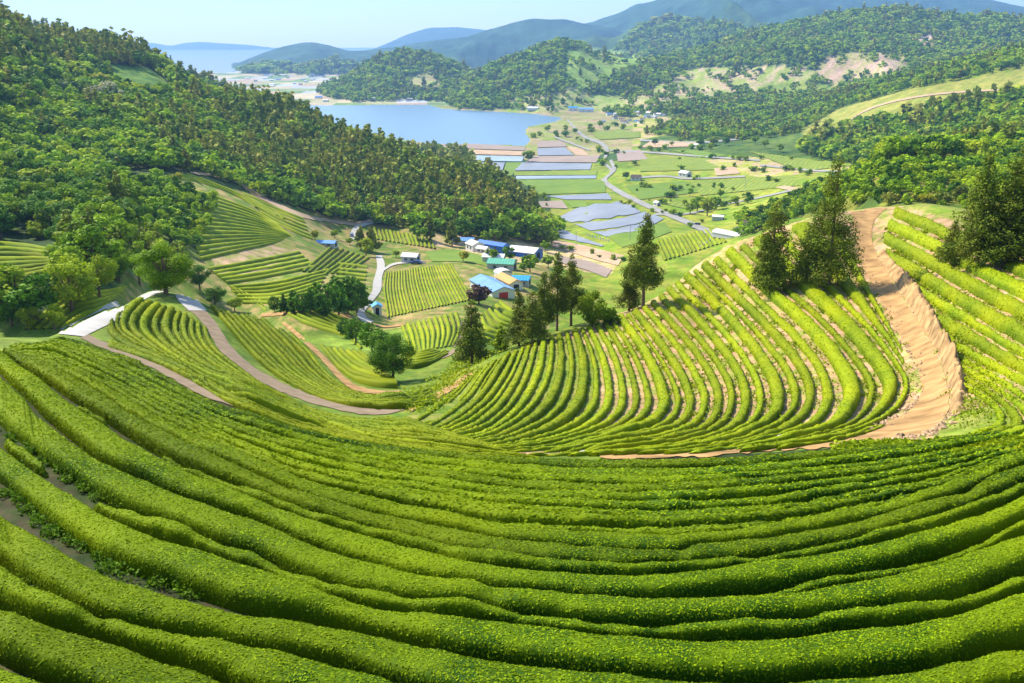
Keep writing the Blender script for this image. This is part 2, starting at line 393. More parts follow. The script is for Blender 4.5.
YELL = foliage('yellow_shrub_leaf', (.25, .28, .01), (.45, .40, .02), .3)
BLOSSOM = foliage('blossom_tree_leaf', (.22, .25, .08), (.62, .58, .36), .2)
PURP = foliage('purple_tree_leaf', (.07, .04, .03), (.14, .08, .05), .2)
WEED = foliage('weed_leaf', (.05, .11, .006), (.15, .28, .012), .3)
BARK = plain('bark', (.16, .10, .07), .9, .1, .3, 6)
EARTH = plain('earth_road', (.33, .20, .085), .95, .05, .38, .6, .12)
BROWNP = plain('brown_path_earth', (.22, .165, .11), .95, .05, .2, 1.2, .3)
CONCRETE = plain('concrete', (.38, .36, .33), .85, .1, .12, .4, .1)
ASPHALT = plain('valley_road', (.27, .26, .24), .85, .1, .12, .05)
WHITE = plain('white_paint', (.62, .61, .58), .6, .3, .06)
GREYW = plain('grey_wall', (.42, .42, .42), .8, .2, .1)
GLASS = plain('window_glass', (.05, .07, .09), .15, .6, .05)
BLUE_R = plain('blue_roof', (.10, .28, .62), .4, .4, .12, .4, ribs=1.1)
BLUE_D = plain('blue_sheet', (.015, .13, .50), .5, .4, .2, .6)
CYAN_R = plain('cyan_roof', (.02, .27, .55), .45, .4, .1, ribs=1.1)
PALEB_R = plain('pale_blue_roof', (.13, .29, .60), .4, .4, .15, .3, ribs=1.1)
GREEN_R = plain('green_roof', (.09, .38, .25), .5, .4, .12, .5, ribs=1.1)
ORANGE_R = plain('orange_roof', (.60, .25, .03), .5, .3, .12, .5, ribs=1.1)
RED = plain('red_door', (.45, .03, .02), .5, .3, .05)
DARKROOF = plain('dark_tile_roof', (.10, .075, .07), .8, .2, .2)
DARK = plain('dark_opening', (.02, .022, .03), .8, .2, .1)
ROCK = plain('bank_rock', (.32, .20, .09), .9, .1, .55, .9, .5)
PURLPLE = None
def fieldmat(name, c0, c1, scale, stripes=None, rough=.8, spec=.2):
    m, t, N, L = nodes(name)
    o = N.new('ShaderNodeOutputMaterial'); b = N.new('ShaderNodeBsdfPrincipled'); setp(b, c0, rough, spec)
    tc = N.new('ShaderNodeTexCoord'); nz = N.new('ShaderNodeTexNoise'); nz.inputs['Scale'].default_value = scale; nz.inputs['Detail'].default_value = 6
    L.new(tc.outputs['Object'], nz.inputs['Vector'])
    mx = N.new('ShaderNodeMix'); mx.data_type = 'RGBA'; mx.inputs[6].default_value = (*c0, 1); mx.inputs[7].default_value = (*c1, 1)
    mr = N.new('ShaderNodeMapRange'); mr.inputs['From Min'].default_value = .35; mr.inputs['From Max'].default_value = .65; L.new(nz.outputs[0], mr.inputs[0])
    L.new(mr.outputs[0], mx.inputs[0]); last = mx.outputs[2]
    if stripes:
        ang, per, cs = stripes
        mp = N.new('ShaderNodeMapping'); mp.inputs['Rotation'].default_value = (0, 0, ang); L.new(tc.outputs['Object'], mp.inputs['Vector'])
        wv = N.new('ShaderNodeTexWave'); wv.inputs['Scale'].default_value = .314/per; wv.inputs['Distortion'].default_value = 1.2; wv.inputs['Detail Scale'].default_value = .3
        L.new(mp.outputs[0], wv.inputs['Vector'])
        m2 = N.new('ShaderNodeMix'); m2.data_type = 'RGBA'; L.new(wv.outputs['Fac'], m2.inputs[0]); L.new(last, m2.inputs[6]); m2.inputs[7].default_value = (*cs, 1); last = m2.outputs[2]
    L.new(last, b.inputs['Base Color']); L.new(b.outputs[0], o.inputs[0]); return m
MULCH = fieldmat('plastic_mulch', (.17, .185, .22), (.25, .265, .30), .05, (0.5, 3.2, (.17, .165, .17)), .45, .5)
PADDY = fieldmat('flooded_paddy', (.22, .26, .33), (.30, .33, .38), .02, None, .25, .5)
TAN = fieldmat('bare_field', (.36, .24, .14), (.45, .31, .19), .08)
BROWNF = fieldmat('brown_field', (.24, .18, .135), (.33, .25, .18), .08, (1.2, 3, (.26, .2, .17)))
GRASSF = fieldmat('green_field', (.11, .20, .008), (.19, .26, .010), .09, (1.1, 4, (.09, .16, .006)))
YGREEN = fieldmat('yellow_green_field', (.16, .22, .008), (.25, .28, .015), .09, (.4, 5, (.12, .18, .008)))
TEAF = fieldmat('far_tea_field', (.22, .28, .012), (.30, .33, .02), .03, (.3, 6, (.15, .22, .01)))
# ---------------------------------------------------------------- ground sheet
def poly(pl, d0=0, d1=1e9): return (YG >= d0) & (YG <= d1) & inpoly(PXG, PYG, pl)
Cc = np.zeros((NU, NV, 3)); VG = VV[None, :]+0*UG; n1 = fbm(UG*42, VG*26, 0, 3, 30)[..., None]; n2 = fbm(UG*120, VG*75, 0, 3, 31)[..., None]
def mixc(a, b, f): f = np.clip(f, 0, 1); return np.array(a)*(1-f)+np.array(b)*f
def paint(mask, a, b, big=1.0, nz=None):
    nz = n1*big*.7+n2*.8 if nz is None else nz
    Cc[mask] = mixc(a, b, .5+1.3*nz)[mask]
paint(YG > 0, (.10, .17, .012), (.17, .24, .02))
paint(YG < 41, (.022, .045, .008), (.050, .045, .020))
paint((YG > 41) & (YG < 150), (.09, .16, .010), (.16, .21, .02))
knoll = [(470,455),(520,400),(560,335),(640,300),(730,244),(845,206),(930,200),(1200,200),(1200,440),(900,445),(620,455)]
paint(poly(knoll, 35, 165), (.46, .27, .155), (.17, .24, .02), nz=n2*.9-.10)
paint(poly([(395,410),(470,365),(560,335),(600,350),(600,450),(430,440)], 40, 140), (.12, .20, .012), (.22, .22, .04))
paint((YG > 165) & (YG < 420) & (PXG < 300), (.10, .15, .012), (.20, .22, .03))
paint(poly([(893,185),(1010,185),(1010,226),(960,222),(925,212),(899,205)], 95, 175), (.14, .21, .012), (.25, .25, .05))
paint(poly([(955,412),(1015,405),(1030,440),(925,448),(938,432)], 25, 80), (.13, .20, .012), (.24, .25, .05))
# valley floor
paint((YG > 230) & (YG < 2600) & (UG > -.12), (.13, .22, .008), (.25, .26, .03))
for pl in ([(700,160),(860,150),(900,165),(760,178)], [(640,128),(760,135),(740,150),(630,146)], [(560,120),(640,112),(700,118),(620,135)]):
    paint(poly(pl, 600, 2500), (.42, .30, .17), (.28, .32, .03), nz=n2*1.5)
paint(poly([(780,182),(830,160),(1200,130),(1200,215),(850,220),(720,240)], 165, 600), (.06, .11, .012), (.17, .17, .02))
# forest floors
paint((PXG < 600) & (YG > 420) & (YG < 1240) & (PYG < 260) & (UG < .04), (.020, .050, .010), (.055, .09, .012))
paint(poly([(-900,0),(150,60),(180,150),(130,240),(120,285),(60,320),(-900,340)], 140, 700), (.020, .050, .010), (.05, .09, .012))
paint(poly([(128,170),(235,180),(340,215),(450,235),(560,240),(560,330),(130,330),(120,230)], 165, 560), (.10, .16, .012), (.30, .22, .08), nz=n1*.5+n2*1.2-.1)
paint(poly([(145,190),(215,190),(200,215),(270,250),(210,262),(150,250)], 165, 560), (.08, .12, .012), (.13, .16, .02))
paint(poly([(208,245),(290,240),(300,262),(215,268)], 165, 560), (.40, .27, .16), (.18, .2, .03), nz=n2)
paint(poly([(430,225),(520,225),(620,262),(610,275),(520,262),(430,245)], 300, 700), (.50, .34, .2), (.25, .28, .03), nz=n2-.15)
paint(poly([(-300,-200),(0,10),(140,55),(300,112),(560,235),(460,236),(330,216),(200,180),(0,200)], 380, 1300), (.018, .045, .010), (.05, .085, .012))
# right side slopes
paint(poly([(640,140),(700,128),(800,125),(840,150),(960,130),(1300,60),(1300,180),(900,168),(800,160),(640,150)], 600, 2500), (.045, .10, .010), (.10, .15, .015))
paint((YG > 1500) & (YG < 2700) & (UG > .12) & (Z > -143), (.045, .10, .010), (.10, .15, .015))
# hills: woods with tea and bare patches
wood = (YG > 1200) & (Z > -146) & (YG < 5600) & ~((UG > .12) & (YG < 2200))
paint(wood, (.018, .055, .014), (.055, .11, .018))
paint((YG > 1000) & (UG < -.1) & (Z > -140), (.016, .045, .012), (.045, .08, .014))
clear = [([(568,50),(590,48),(640,54),(650,62),(620,72),(600,84),(580,90),(566,70)], (.17, .27, .03), (.25, .31, .05)),
         ([(405,78),(430,72),(445,78),(440,88),(410,88)], (.26, .28, .08), (.36, .30, .14)),
         ([(500,100),(560,92),(570,86),(590,95),(640,98),(660,108),(540,113)], (.2, .28, .04), (.36, .32, .14)),
         ([(690,78),(710,78),(720,90),(690,95)], (.2, .28, .03), (.28, .3, .05)),
         ([(822,62),(850,52),(905,54),(910,68),(880,76),(830,84),(815,72)], (.40, .27, .2), (.25, .26, .06)),
         ([(916,38),(932,34),(936,46),(922,52)], (.42, .3, .24), (.36, .26, .2)),
         ([(690,68),(790,66),(820,72),(800,86),(700,100),(640,110),(600,108),(640,95)], (.22, .28, .04), (.42, .3, .2)),
         ([(770,82),(840,86),(830,98),(768,96)], (.17, .25, .03), (.27, .3, .05)),
         ([(165,72),(185,74),(205,86),(190,84)], (.36, .27, .16), (.1, .16, .03))]
for pl, a, b in clear: paint(poly(pl, 1200, 5200), a, b, nz=n2*1.2)
paint(poly([(108,64),(150,68),(165,80),(176,92),(150,96),(112,84)], 300, 1300), (.05, .13, .012), (.12, .20, .02))
paint(poly([(800,132),(840,108),(900,92),(1024,68),(1300,20),(1300,80),(1024,96),(960,106),(900,116),(850,132),(810,142)], 700, 2500), (.19, .22, .025), (.29, .27, .05), nz=n2)
# shore, plain of small fields
paint((YG > 1230) & (YG < 2700) & (UG < .12) & (Z < -146) & (UG > -.25), (.32, .24, .13), (.18, .24, .03))
pm = (YG > 2450) & (YG < 5300) & (Z < -145) & (UG < .2)
cx_ = np.floor(XG/75+YG/900); cy_ = np.floor(YG/170+.3*hsh(cx_, 0*cx_, 0*cx_, 3))
hv = hsh(cx_, cy_, 0*cx_, 11)
pal = .72*np.array([(.55, .45, .27), (.42, .40, .20), (.20, .32, .10), (.60, .50, .32), (.45, .48, .50), (.16, .27, .10), (.50, .36, .24), (.30, .36, .14)])
Cc[pm] = pal[(hv*7.99).astype(int)][pm]
paint((YG > 5150) & (Z < -150), (.12, .17, .2), (.14, .2, .22))
paint((YG > 5500) & (Z > -150), (.008, .048, .032), (.028, .08, .045))  # far mountain woods tinted blue-green: haze put into the colour
def ground():
    ev = np.geomspace(.92, 8, 14); U2 = np.r_[-ev[::-1], UU, ev]; N2 = len(U2)
    Zp = np.pad(Z, ((14, 14), (0, 0)), 'edge'); Cp = np.pad(Cc, ((14, 14), (0, 0), (0, 0)), 'edge')
    V = np.stack([np.clip(U2[:, None]*YV, -23800, 23800), YV+0*Zp, Zp], -1).reshape(-1, 3)
    i, j = np.meshgrid(np.arange(N2-1), np.arange(NV-1), indexing='ij'); a = (i*NV+j).ravel()
    Fq = np.stack([a, a+NV, a+NV+1, a+1], 1)
    # near apron round and behind the camera
    xs = U2*5.0; rows = [5.0, 3, 0, -6, -15, -30]
    base = len(V); ap = []; cols = []
    zr = Zp[:, 0]
    for k, y in enumerate(rows[1:]):
        sp_ = 1+(5-y)*.9
        ap.append(np.stack([xs*sp_, 0*xs+y, zr+(5-y)*.26], 1)); cols.append(Cp[:, 0])
    V = np.vstack([V]+ap); C = np.vstack([Cp.reshape(-1, 3)]+cols)
    f2 = []
    prev = np.arange(N2)*NV
    for k in range(len(rows)-1):
        cur = base+k*N2+np.arange(N2); f2.append(np.stack([cur[:-1], cur[1:], prev[1:], prev[:-1]], 1)); prev = cur
    m, t, N, L = nodes('terrain')
    o = N.new('ShaderNodeOutputMaterial'); b = N.new('ShaderNodeBsdfPrincipled'); setp(b, (.1, .1, .1), .92, .12)
    a_ = N.new('ShaderNodeAttribute'); a_.attribute_name = 'cover'
    g = N.new('ShaderNodeNewGeometry')
    last = a_.outputs['Color']; hs = []
    for s_, lo, hi in ((1.6, .7, 1.3), (.16, .72, 1.28), (.012, .8, 1.2)):
        nz = N.new('ShaderNodeTexNoise'); nz.inputs['Scale'].default_value = s_; nz.inputs['Detail'].default_value = 5; L.new(g.outputs['Position'], nz.inputs['Vector'])
        mr = N.new('ShaderNodeMapRange'); mr.inputs['From Min'].default_value = .3; mr.inputs['From Max'].default_value = .7; mr.inputs['To Min'].default_value = lo; mr.inputs['To Max'].default_value = hi
        L.new(nz.outputs[0], mr.inputs[0]); vm = N.new('ShaderNodeVectorMath'); vm.operation = 'SCALE'; L.new(last, vm.inputs[0]); L.new(mr.outputs[0], vm.inputs['Scale']); last = vm.outputs[0]; hs.append(nz)
    L.new(last, b.inputs['Base Color'])
    bp = N.new('ShaderNodeBump'); bp.inputs['Strength'].default_value = .7; bp.inputs['Distance'].default_value = 14; L.new(hs[2].outputs[0], bp.inputs['Height'])
    b2 = N.new('ShaderNodeBump'); b2.inputs['Strength'].default_value = .6; b2.inputs['Distance'].default_value = .12; L.new(hs[0].outputs[0], b2.inputs['Height']); L.new(bp.outputs[0], b2.inputs['Normal'])
    L.new(b2.outputs[0], b.inputs['Normal']); L.new(b.outputs[0], o.inputs[0])
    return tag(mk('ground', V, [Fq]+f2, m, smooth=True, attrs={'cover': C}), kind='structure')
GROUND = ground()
# water
def water(name, pts, z, col, rough):
    m, t, N, L = nodes(name+'_surface')
    o = N.new('ShaderNodeOutputMaterial'); b = N.new('ShaderNodeBsdfPrincipled'); setp(b, col, rough, .5)
    g = N.new('ShaderNodeNewGeometry'); nz = N.new('ShaderNodeTexNoise'); nz.inputs['Scale'].default_value = .05; nz.inputs['Detail'].default_value = 5; L.new(g.outputs['Position'], nz.inputs['Vector'])
    bp = N.new('ShaderNodeBump'); bp.inputs['Strength'].default_value = .35; bp.inputs['Distance'].default_value = 1.2; L.new(nz.outputs[0], bp.inputs['Height']); L.new(bp.outputs[0], b.inputs['Normal'])
    L.new(b.outputs[0], o.inputs[0])
    bm_ = bpy.data.meshes.new(name); bm_.from_pydata([(x, y, z) for x, y in pts], [], [tuple(range(len(pts)))]); bm_.materials.append(m)
    ob = bpy.data.objects.new(name, bm_); COL.objects.link(ob); return tag(ob, kind='structure')
water('lake', [(-800, 1250), (500, 1250), (500, 2850), (-1000, 2850)], LAKE_Z, (.10, .18, .26), .3)
water('sea', [(-23800, 5160), (23800, 5160), (23800, 23800), (-23800, 23800)], -151.5, (.13, .20, .28), .7)
def haze():
    m, t, N, L = nodes('haze_air')
    o = N.new('ShaderNodeOutputMaterial'); v = N.new('ShaderNodeVolumePrincipled')
    v.inputs['Color'].default_value = (.30, .55, 1.0, 1); v.inputs['Density'].default_value = 8.0e-5; v.inputs['Anisotropy'].default_value = .2
    L.new(v.outputs[0], o.inputs['Volume'])
    me = MB().box(-24200, 24200, -60, 24200, -158.5, 920)
    ob = me.build('haze', m); tag(ob, kind='stuff'); return ob
haze()
# ---------------------------------------------------------------- sheets laid on the ground between two edges
def ribbon(name, e0, e1, mat, n=60, m=5, lift=None, dmin=5, dmax=34000, kind='structure', smooth=True):
    A = catmull(e0, n); B = catmull(e1, n); P = []
    if n > 24 and mat in (EARTH, BROWNP, TAN, BROWNF, MULCH):
        q_ = np.arange(n)*.35; wv_ = np.stack([noise3(q_, 0*q_+len(name), 0*q_+e0[0][0], 3), noise3(q_, 0*q_+9, 0*q_+e0[0][0], 4)], 1)*np.linalg.norm(A-B, axis=1)[:, None]*.07; A = A+wv_; B = B-wv_[::-1]
    for k in range(m):
        t = k/(m-1); Q = A*(1-t)+B*t; P.append(Q)
    P = np.array(P); h = hit(P[..., 0].ravel(), P[..., 1].ravel(), 0, dmin, dmax).reshape(m, n, 3)
    ok = ~np.isnan(h[..., 0])
    D = np.where(ok, h[..., 1], 0)
    h[..., 2] += (.03+D*.0006 if lift is None else lift)
    idx = -np.ones((m, n), int); idx[ok] = np.arange(ok.sum()); V = h[ok]
    F_ = []
    for a in range(m-1):
        for b in range(n-1):
            q = (idx[a, b], idx[a, b+1], idx[a+1, b+1], idx[a+1, b])
            ds = (D[a, b], D[a, b+1], D[a+1, b+1], D[a+1, b])
            if min(q) >= 0 and max(ds)/min(ds) < 1.35: F_.append(q)
    if not F_: print('EMPTY', name); return None
    # orient up
    F_ = np.array(F_); nrm = np.cross(V[F_[:, 1]]-V[F_[:, 0]], V[F_[:, 2]]-V[F_[:, 0]])[:, 2].sum()
    if nrm < 0: F_ = F_[:, ::-1]
    o = mk(name, V, F_, mat, smooth=smooth)
    if kind: tag(o, kind=kind)
    return o
def patch(name, q, mat, n=10, m=10, **k):
    """four corners: a-b is one edge, d-c the opposite one"""
    a, b, c, d = q
    return ribbon(name, [a, b], [d, c], mat, n, m, **k)
# ---------------------------------------------------------------- tea hedges
def curves(guides, idx, M=90):
    """image curves at every whole index between the traced guides"""
    Gd = np.array([catmull(g, M) for g in guides]); idx = np.array(idx, float)
    q = np.arange(idx[0], idx[-1]+.5); out = np.empty((len(q), M, 2))
    n = len(idx)
    tang = np.empty_like(Gd)
    for i in range(n):
        if i == 0: tang[i] = (Gd[1]-Gd[0])/(idx[1]-idx[0])
        elif i == n-1: tang[i] = (Gd[-1]-Gd[-2])/(idx[-1]-idx[-2])
        else:
            h0 = idx[i]-idx[i-1]; h1 = idx[i+1]-idx[i]; s0 = (Gd[i]-Gd[i-1])/h0; s1 = (Gd[i+1]-Gd[i])/h1
            tang[i] = np.where(s0*s1 > 0, 2*s0*s1/np.where(s0+s1 == 0, 1, s0+s1), 0) if True else 0
    for k, x in enumerate(q):
        i = min(np.searchsorted(idx, x, side='right')-1, n-2); i = max(i, 0); h = idx[i+1]-idx[i]; t = (x-idx[i])/h
        out[k] = (2*t**3-3*t**2+1)*Gd[i]+(t**3-2*t**2+t)*h*tang[i]+(-2*t**3+3*t**2)*Gd[i+1]+(t**3-t**2)*h*tang[i+1]
    return out
def rsamp(P, Q, ds):
    """resample paired ground curves along their mid line"""
    m = (P+Q)/2; s = np.r_[0, np.cumsum(np.linalg.norm(np.diff(m, axis=0), axis=1))]
    n = max(int(s[-1]/ds), 3); t = np.linspace(0, s[-1], n)
    f = lambda A: np.stack([np.interp(t, s, A[:, k]) for k in range(3)], 1)
    return f(P), f(Q), t
HEDGES = []
def leafcards(V, Fq, dens, size, seed, tmin=.0):
    """small random leaf faces over a surface -> verts, faces, tint"""
    r = np.random.default_rng(seed)
    a, b, c, d = (V[Fq[:, k]] for k in range(4))
    nr = np.cross(c-a, d-b); ar = np.linalg.norm(nr, axis=1)/2; nr = nr/(2*ar[:, None]+1e-9)
    cen = (a+b+c+d)/4
    ex = ar*(dens(cen[:, 1]) if callable(dens) else dens)
    cnt = np.floor(ex+r.random(len(ex))).astype(int)
    k = np.repeat(np.arange(len(Fq)), cnt); n = len(k)
    if n == 0: return np.zeros((0, 3)), np.zeros((0, 4), int), np.zeros(0)
    s, t = r.random(n)[:, None], r.random(n)[:, None]
    p = a[k]*(1-s)*(1-t)+b[k]*s*(1-t)+c[k]*s*t+d[k]*(1-s)*t
    nn = nr[k]
    sz = (size(p[:, 1]) if callable(size) else size)*r.uniform(.6, 1.35, n)
    dr = nn*1.0+r.normal(0, .34, (n, 3)); dr /= np.linalg.norm(dr, axis=1)[:, None]
    ax = np.cross(dr, r.normal(0, 1, (n, 3))); ax /= np.linalg.norm(ax, axis=1)[:, None]; bx = np.cross(dr, ax)
    p = p+nn*(sz*r.uniform(-.25, .22, n))[:, None]
    L_, W_ = (sz*.62)[:, None], (sz*.36)[:, None]
    v = np.stack([p-ax*L_, p-bx*W_+ax*L_*.1, p+ax*L_, p+bx*W_+ax*L_*.1], 1).reshape(-1, 3)
    f = np.arange(n*4).reshape(-1, 4)
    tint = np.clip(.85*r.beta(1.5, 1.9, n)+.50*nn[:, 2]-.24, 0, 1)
    return v, f, np.repeat(tint, 4)
def hedge(P, Q, name, mat, label, group, fill=.84, hk=.42, hmax=.8, hmin=.2, seed=0, K=8, ds=None, leaf=None, wmin=.45, rag=.06, cat='tea hedge'):
    """P, Q: ground lines on either side of the band, the hedge grows between them"""
    D = P[:, 1].mean()
    ds = ds or max(.16, D*.006)
    P, Q, t = rsamp(P, Q, ds)
    n = len(P)
    if n < 5: return None
    tan = np.gradient((P+Q)/2, axis=0); tan /= np.linalg.norm(tan, axis=1)[:, None]+1e-9
    W = Q-P
    wn = np.linalg.norm(W-(W*tan).sum(1)[:, None]*tan, axis=1)
    ok = (wn > wmin)
    sm = np.convolve(np.pad(ok.astype(float), 3, mode='edge'), np.ones(7)/7, 'valid')
    e = np.minimum(np.arange(n), np.arange(n)[::-1])*ds
    endt = np.sqrt(np.clip(e/.7, 0, 1))*np.clip(sm*1.6-.3, 0, 1)
    h = np.clip(wn*hk, hmin, hmax)*(1+.08*noise3(t/2.2, seed*3.3, 0*t, seed))*endt
    fl = fill*(1+.05*noise3(t/1.7, seed*1.7, 0*t+4, seed))*(.35+.65*endt)
    sh = .025*noise3(t/3.1, 0*t+seed, 0*t+9, seed)
    ph = np.linspace(0, math.pi, K)
    ex_ = .52 if K > 12 else .66
    cx = -np.sign(np.cos(ph))*np.abs(np.cos(ph))**ex_*.5; cz = np.sin(ph)**ex_
    base = (P+Q)/2+W*sh[:, None]
    V = base[:, None, :]+W[:, None, :]*(fl[:, None]*cx[None])[..., None]
    V[..., 2] = zat(V[..., 0], V[..., 1])+h[:, None]*cz[None]-.05
    nz = noise3(V[..., 0]*1.9, V[..., 1]*1.9, V[..., 2]*1.9, seed)+.6*noise3(V[..., 0]*5, V[..., 1]*5, V[..., 2]*5, seed+5)
    V[..., 2] += rag*nz*cz[None]; 
    wd = W/(np.linalg.norm(W, axis=1)[:, None]+1e-9); V += (wd[:, None, :]*(np.sign(cx)*rag*.9)[None, :, None])*nz[..., None]
    i, j = np.meshgrid(np.arange(n-1), np.arange(K-1), indexing='ij'); a = (i*K+j).ravel()
    Fq = np.stack([a, a+1, a+K+1, a+K], 1)
    V = V.reshape(-1, 3)
    nr = np.cross(V[Fq[:, 2]]-V[Fq[:, 0]], V[Fq[:, 3]]-V[Fq[:, 1]])[:, 2].sum()
    if nr < 0: Fq = Fq[:, ::-1]
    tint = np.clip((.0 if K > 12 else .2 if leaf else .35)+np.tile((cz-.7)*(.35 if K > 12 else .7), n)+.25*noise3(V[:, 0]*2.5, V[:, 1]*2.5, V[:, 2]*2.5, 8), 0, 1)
    good = endt > .02
    gm = good[i.ravel()] & good[i.ravel()+1]; Fq = Fq[gm]
    if len(Fq) < 8: return None
    org = (P+Q)[n//2]/2
    verts, faces, tn = [V], [Fq], [tint]; sm_ = [np.ones(len(Fq), bool)]
    if leaf:
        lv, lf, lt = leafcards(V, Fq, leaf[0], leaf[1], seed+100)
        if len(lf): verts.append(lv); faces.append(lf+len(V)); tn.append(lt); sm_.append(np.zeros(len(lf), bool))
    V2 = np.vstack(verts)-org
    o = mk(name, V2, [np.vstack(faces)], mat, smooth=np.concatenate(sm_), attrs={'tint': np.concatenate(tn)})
    o.location = org
    tag(o, label, cat, group); HEDGES.append(o)
    return o
ORD = 'first second third fourth fifth sixth seventh eighth ninth tenth eleventh twelfth thirteenth fourteenth fifteenth sixteenth seventeenth eighteenth nineteenth twentieth'.split()
ORD += ['twenty-'+o for o in ORD[:9]]+['thirtieth']+['thirty-'+o for o in ORD[:9]]
def family(guides, idx, label, group, mat=TEA, dmin=5, dmax=34000, lift=.3, jump=.12, jit=.0, seed=0, labels=None, M=90, minrun=6, **k):
    C = curves(guides, idx, M); r = np.random.default_rng(seed)
    if jit:
        off = r.uniform(-jit, jit, len(C)); off[0] = off[-1] = 0; t = np.linspace(0, 1, M)
        dC = np.gradient(C, axis=0)
        for i in range(1, len(C)-1): C[i] += dC[i]*(off[i]+.5*jit*np.sin(t*6*r.uniform(.6, 1.5)+r.uniform(0, 6)))[:, None]
    H = hit(C[..., 0].ravel(), C[..., 1].ravel(), lift, dmin, dmax).reshape(C.shape[0], M, 3)
    made = 0
    for i in range(len(C)-1):
        P, Q = H[i], H[i+1]
        ok = ~(np.isnan(P[:, 0]) | np.isnan(Q[:, 0]))
        runs = []; st = None
        for j in range(M):
            good = ok[j] and (st is None or j == st or (np.linalg.norm(P[j]-P[j-1]) < jump*P[j, 1] and np.linalg.norm(Q[j]-Q[j-1]) < jump*Q[j, 1]))
            good = good and (not ok[j] or np.linalg.norm(P[j]-Q[j]) < .2*P[j, 1])
            if good and st is None: st = j
            if (not good) and st is not None:
                runs.append((st, j)); st = None
        if st is not None: runs.append((st, M))
        runs = [q for q in runs if q[1]-q[0] >= minrun]
        if not runs: continue
        q = max(runs, key=lambda q: q[1]-q[0])
        kk = dict(k)
        if callable(kk.get('fill')): kk['fill'] = kk['fill'](i)
        if label and '{o}' in label: labels = [label.format(o=o) for o in ORD]
        if callable(kk.get('hmax')): kk['hmax'] = kk['hmax'](i)
        lb = labels[i] if labels and i < len(labels) and labels[i] else label
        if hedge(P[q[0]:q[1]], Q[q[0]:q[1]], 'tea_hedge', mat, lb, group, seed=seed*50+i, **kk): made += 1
    return made
# ---------------------------------------------------------------- foreground tea hedges, nearest first
NG = [
 [(-80,650),(0,692),(100,735),(300,790),(560,820),(800,820),(1084,790)],
 [(-80,612),(0,650),(28,662),(65,678),(120,702),(250,748),(500,780),(800,782),(1084,756)],
 [(-80,566),(0,600),(57,620),(93,629),(141,646),(198,663),(243,684),(300,704),(420,728),(640,748),(800,748),(1024,728),(1084,718)],
 [(-80,518),(0,559),(34,586),(71,601.6),(113,617),(158,626),(215,634),(278,646),(323,655),(363,667),(397,679),(450,692),(520,702),(640,710),(760,712),(900,704),(1024,688),(1084,674)],
 [(-80,452),(0,505),(42,532),(93,563.5),(136,580),(181,594.6),(226,605),(260,612),(306,618),(371,628),(420,639),(465,650.5),(510,659),(556,665),(613,671),(684,677),(760,679),(820,674),(877,671),(933,664),(962,658),(990,650),(1024,645),(1084,626)],
 [(-80,415),(0,475),(17,490),(42,510),(71,532),(99,549),(127,561),(158,573),(198,589),(254,605),(306,612),(371,624.5),(420,637),(465,648.5),(510,657),(556,663),(613,669),(684,675.5),(760,677.5),(820,671.5),(877,668),(933,660),(962,654),(990,645),(1024,640),(1084,621)],
 [(-80,372),(0,437),(24,455),(53,473),(79,490),(113,513),(158,532),(198,544),(240,560),(260,566),(306,583),(363,600),(420,609),(476,614),(510,618),(556,624.5),(613,629.5),(684,634),(760,635),(820,627),(877,621),(920,616),(962,607),(990,596),(1024,585),(1084,565)],
 [(-80,362),(0,427),(24,441),(53,463),(79,481),(113,500),(158,517),(198,530),(240,546),(260,552),(292,566),(335,580.5),(377,590),(420,597.5),(476,601),(510,607),(571,615),(613,619.5),(670,622),(760,619),(835,611),(891,603),(934,598),(962,591),(1004,577),(1024,570.5),(1084,550)],
 [(-80,300),(0,371),(26,395),(40,411),(58,426),(84,447),(113,463),(147,479),(175,491),(226,508),(260,519),(306,540),(363,558.5),(420,573),(476,580),(500,585),(556,589.5),(613,595),(684,596),(760,594),(820,586),(877,576),(920,564),(962,551.5),(990,541.5),(1024,532),(1084,512)],
 [(-80,299),(0,370),(26,394),(40,410),(58,425),(84,446),(113,462),(147,478),(175,490),(226,507),(260,518),(306,539),(363,557.5),(420,572),(476,579),(500,584),(556,588.5),(613,594),(670,594),(712,591),(764,587),(820,576),(877,566),(934,551),(962,542),(1024,518),(1084,497)],
 [(-80,293),(0,346),(12,355),(26,366),(53,384),(68,397),(105,421),(145,446),(184,467),(226,483),(260,498.5),(306,516),(363,532.5),(420,547),(476,561.5),(510,566),(556,570),(613,572.5),(684,571),(726,568),(764,561.5),(820,554),(877,542),(934,527),(976,513),(1024,493),(1084,472)],
 [(-80,292),(0,345),(12,353.5),(26,364.5),(53,382),(68,394),(90,406),(118,424),(158,448),(198,466),(260,489),(306,508),(363,524),(419,538),(462,548),(510,555),(585,562),(670,562.5),(712,559),(760,554.5),(820,545),(877,532),(922,520),(962,506),(1004,490),(1024,482),(1084,462)],
 [(-80,290),(0,342),(30,353),(60,368),(97,388),(132,412),(158,426),(190,441),(224,458),(260,474),(301,491),(349,505),(405,518),(462,529),(510,538),(556,543),(613,547),(675,548.5),(698,543),(760,537),(820,527.5),(863,518),(905,506),(962,490),(992,474),(1024,464),(1084,446)],
 [(-80,289),(0,340),(40,352),(80,370),(120,391),(160,414),(200,432),(260,459),(301,476),(349,491),(405,504.5),(462,516),(510,526),(556,529),(613,531),(698,531),(760,525),(820,514),(877,502),(930,487),(992,462),(1024,452),(1084,435)],
 [(-80,287),(0,336.5),(60,338),(100,348),(140,362),(175,377),(232,404.5),(300,429),(400,447),(500,455),(600,459.5),(700,458.5),(800,453),(870,446.5),(940,439),(1024,425),(1084,412)],
]
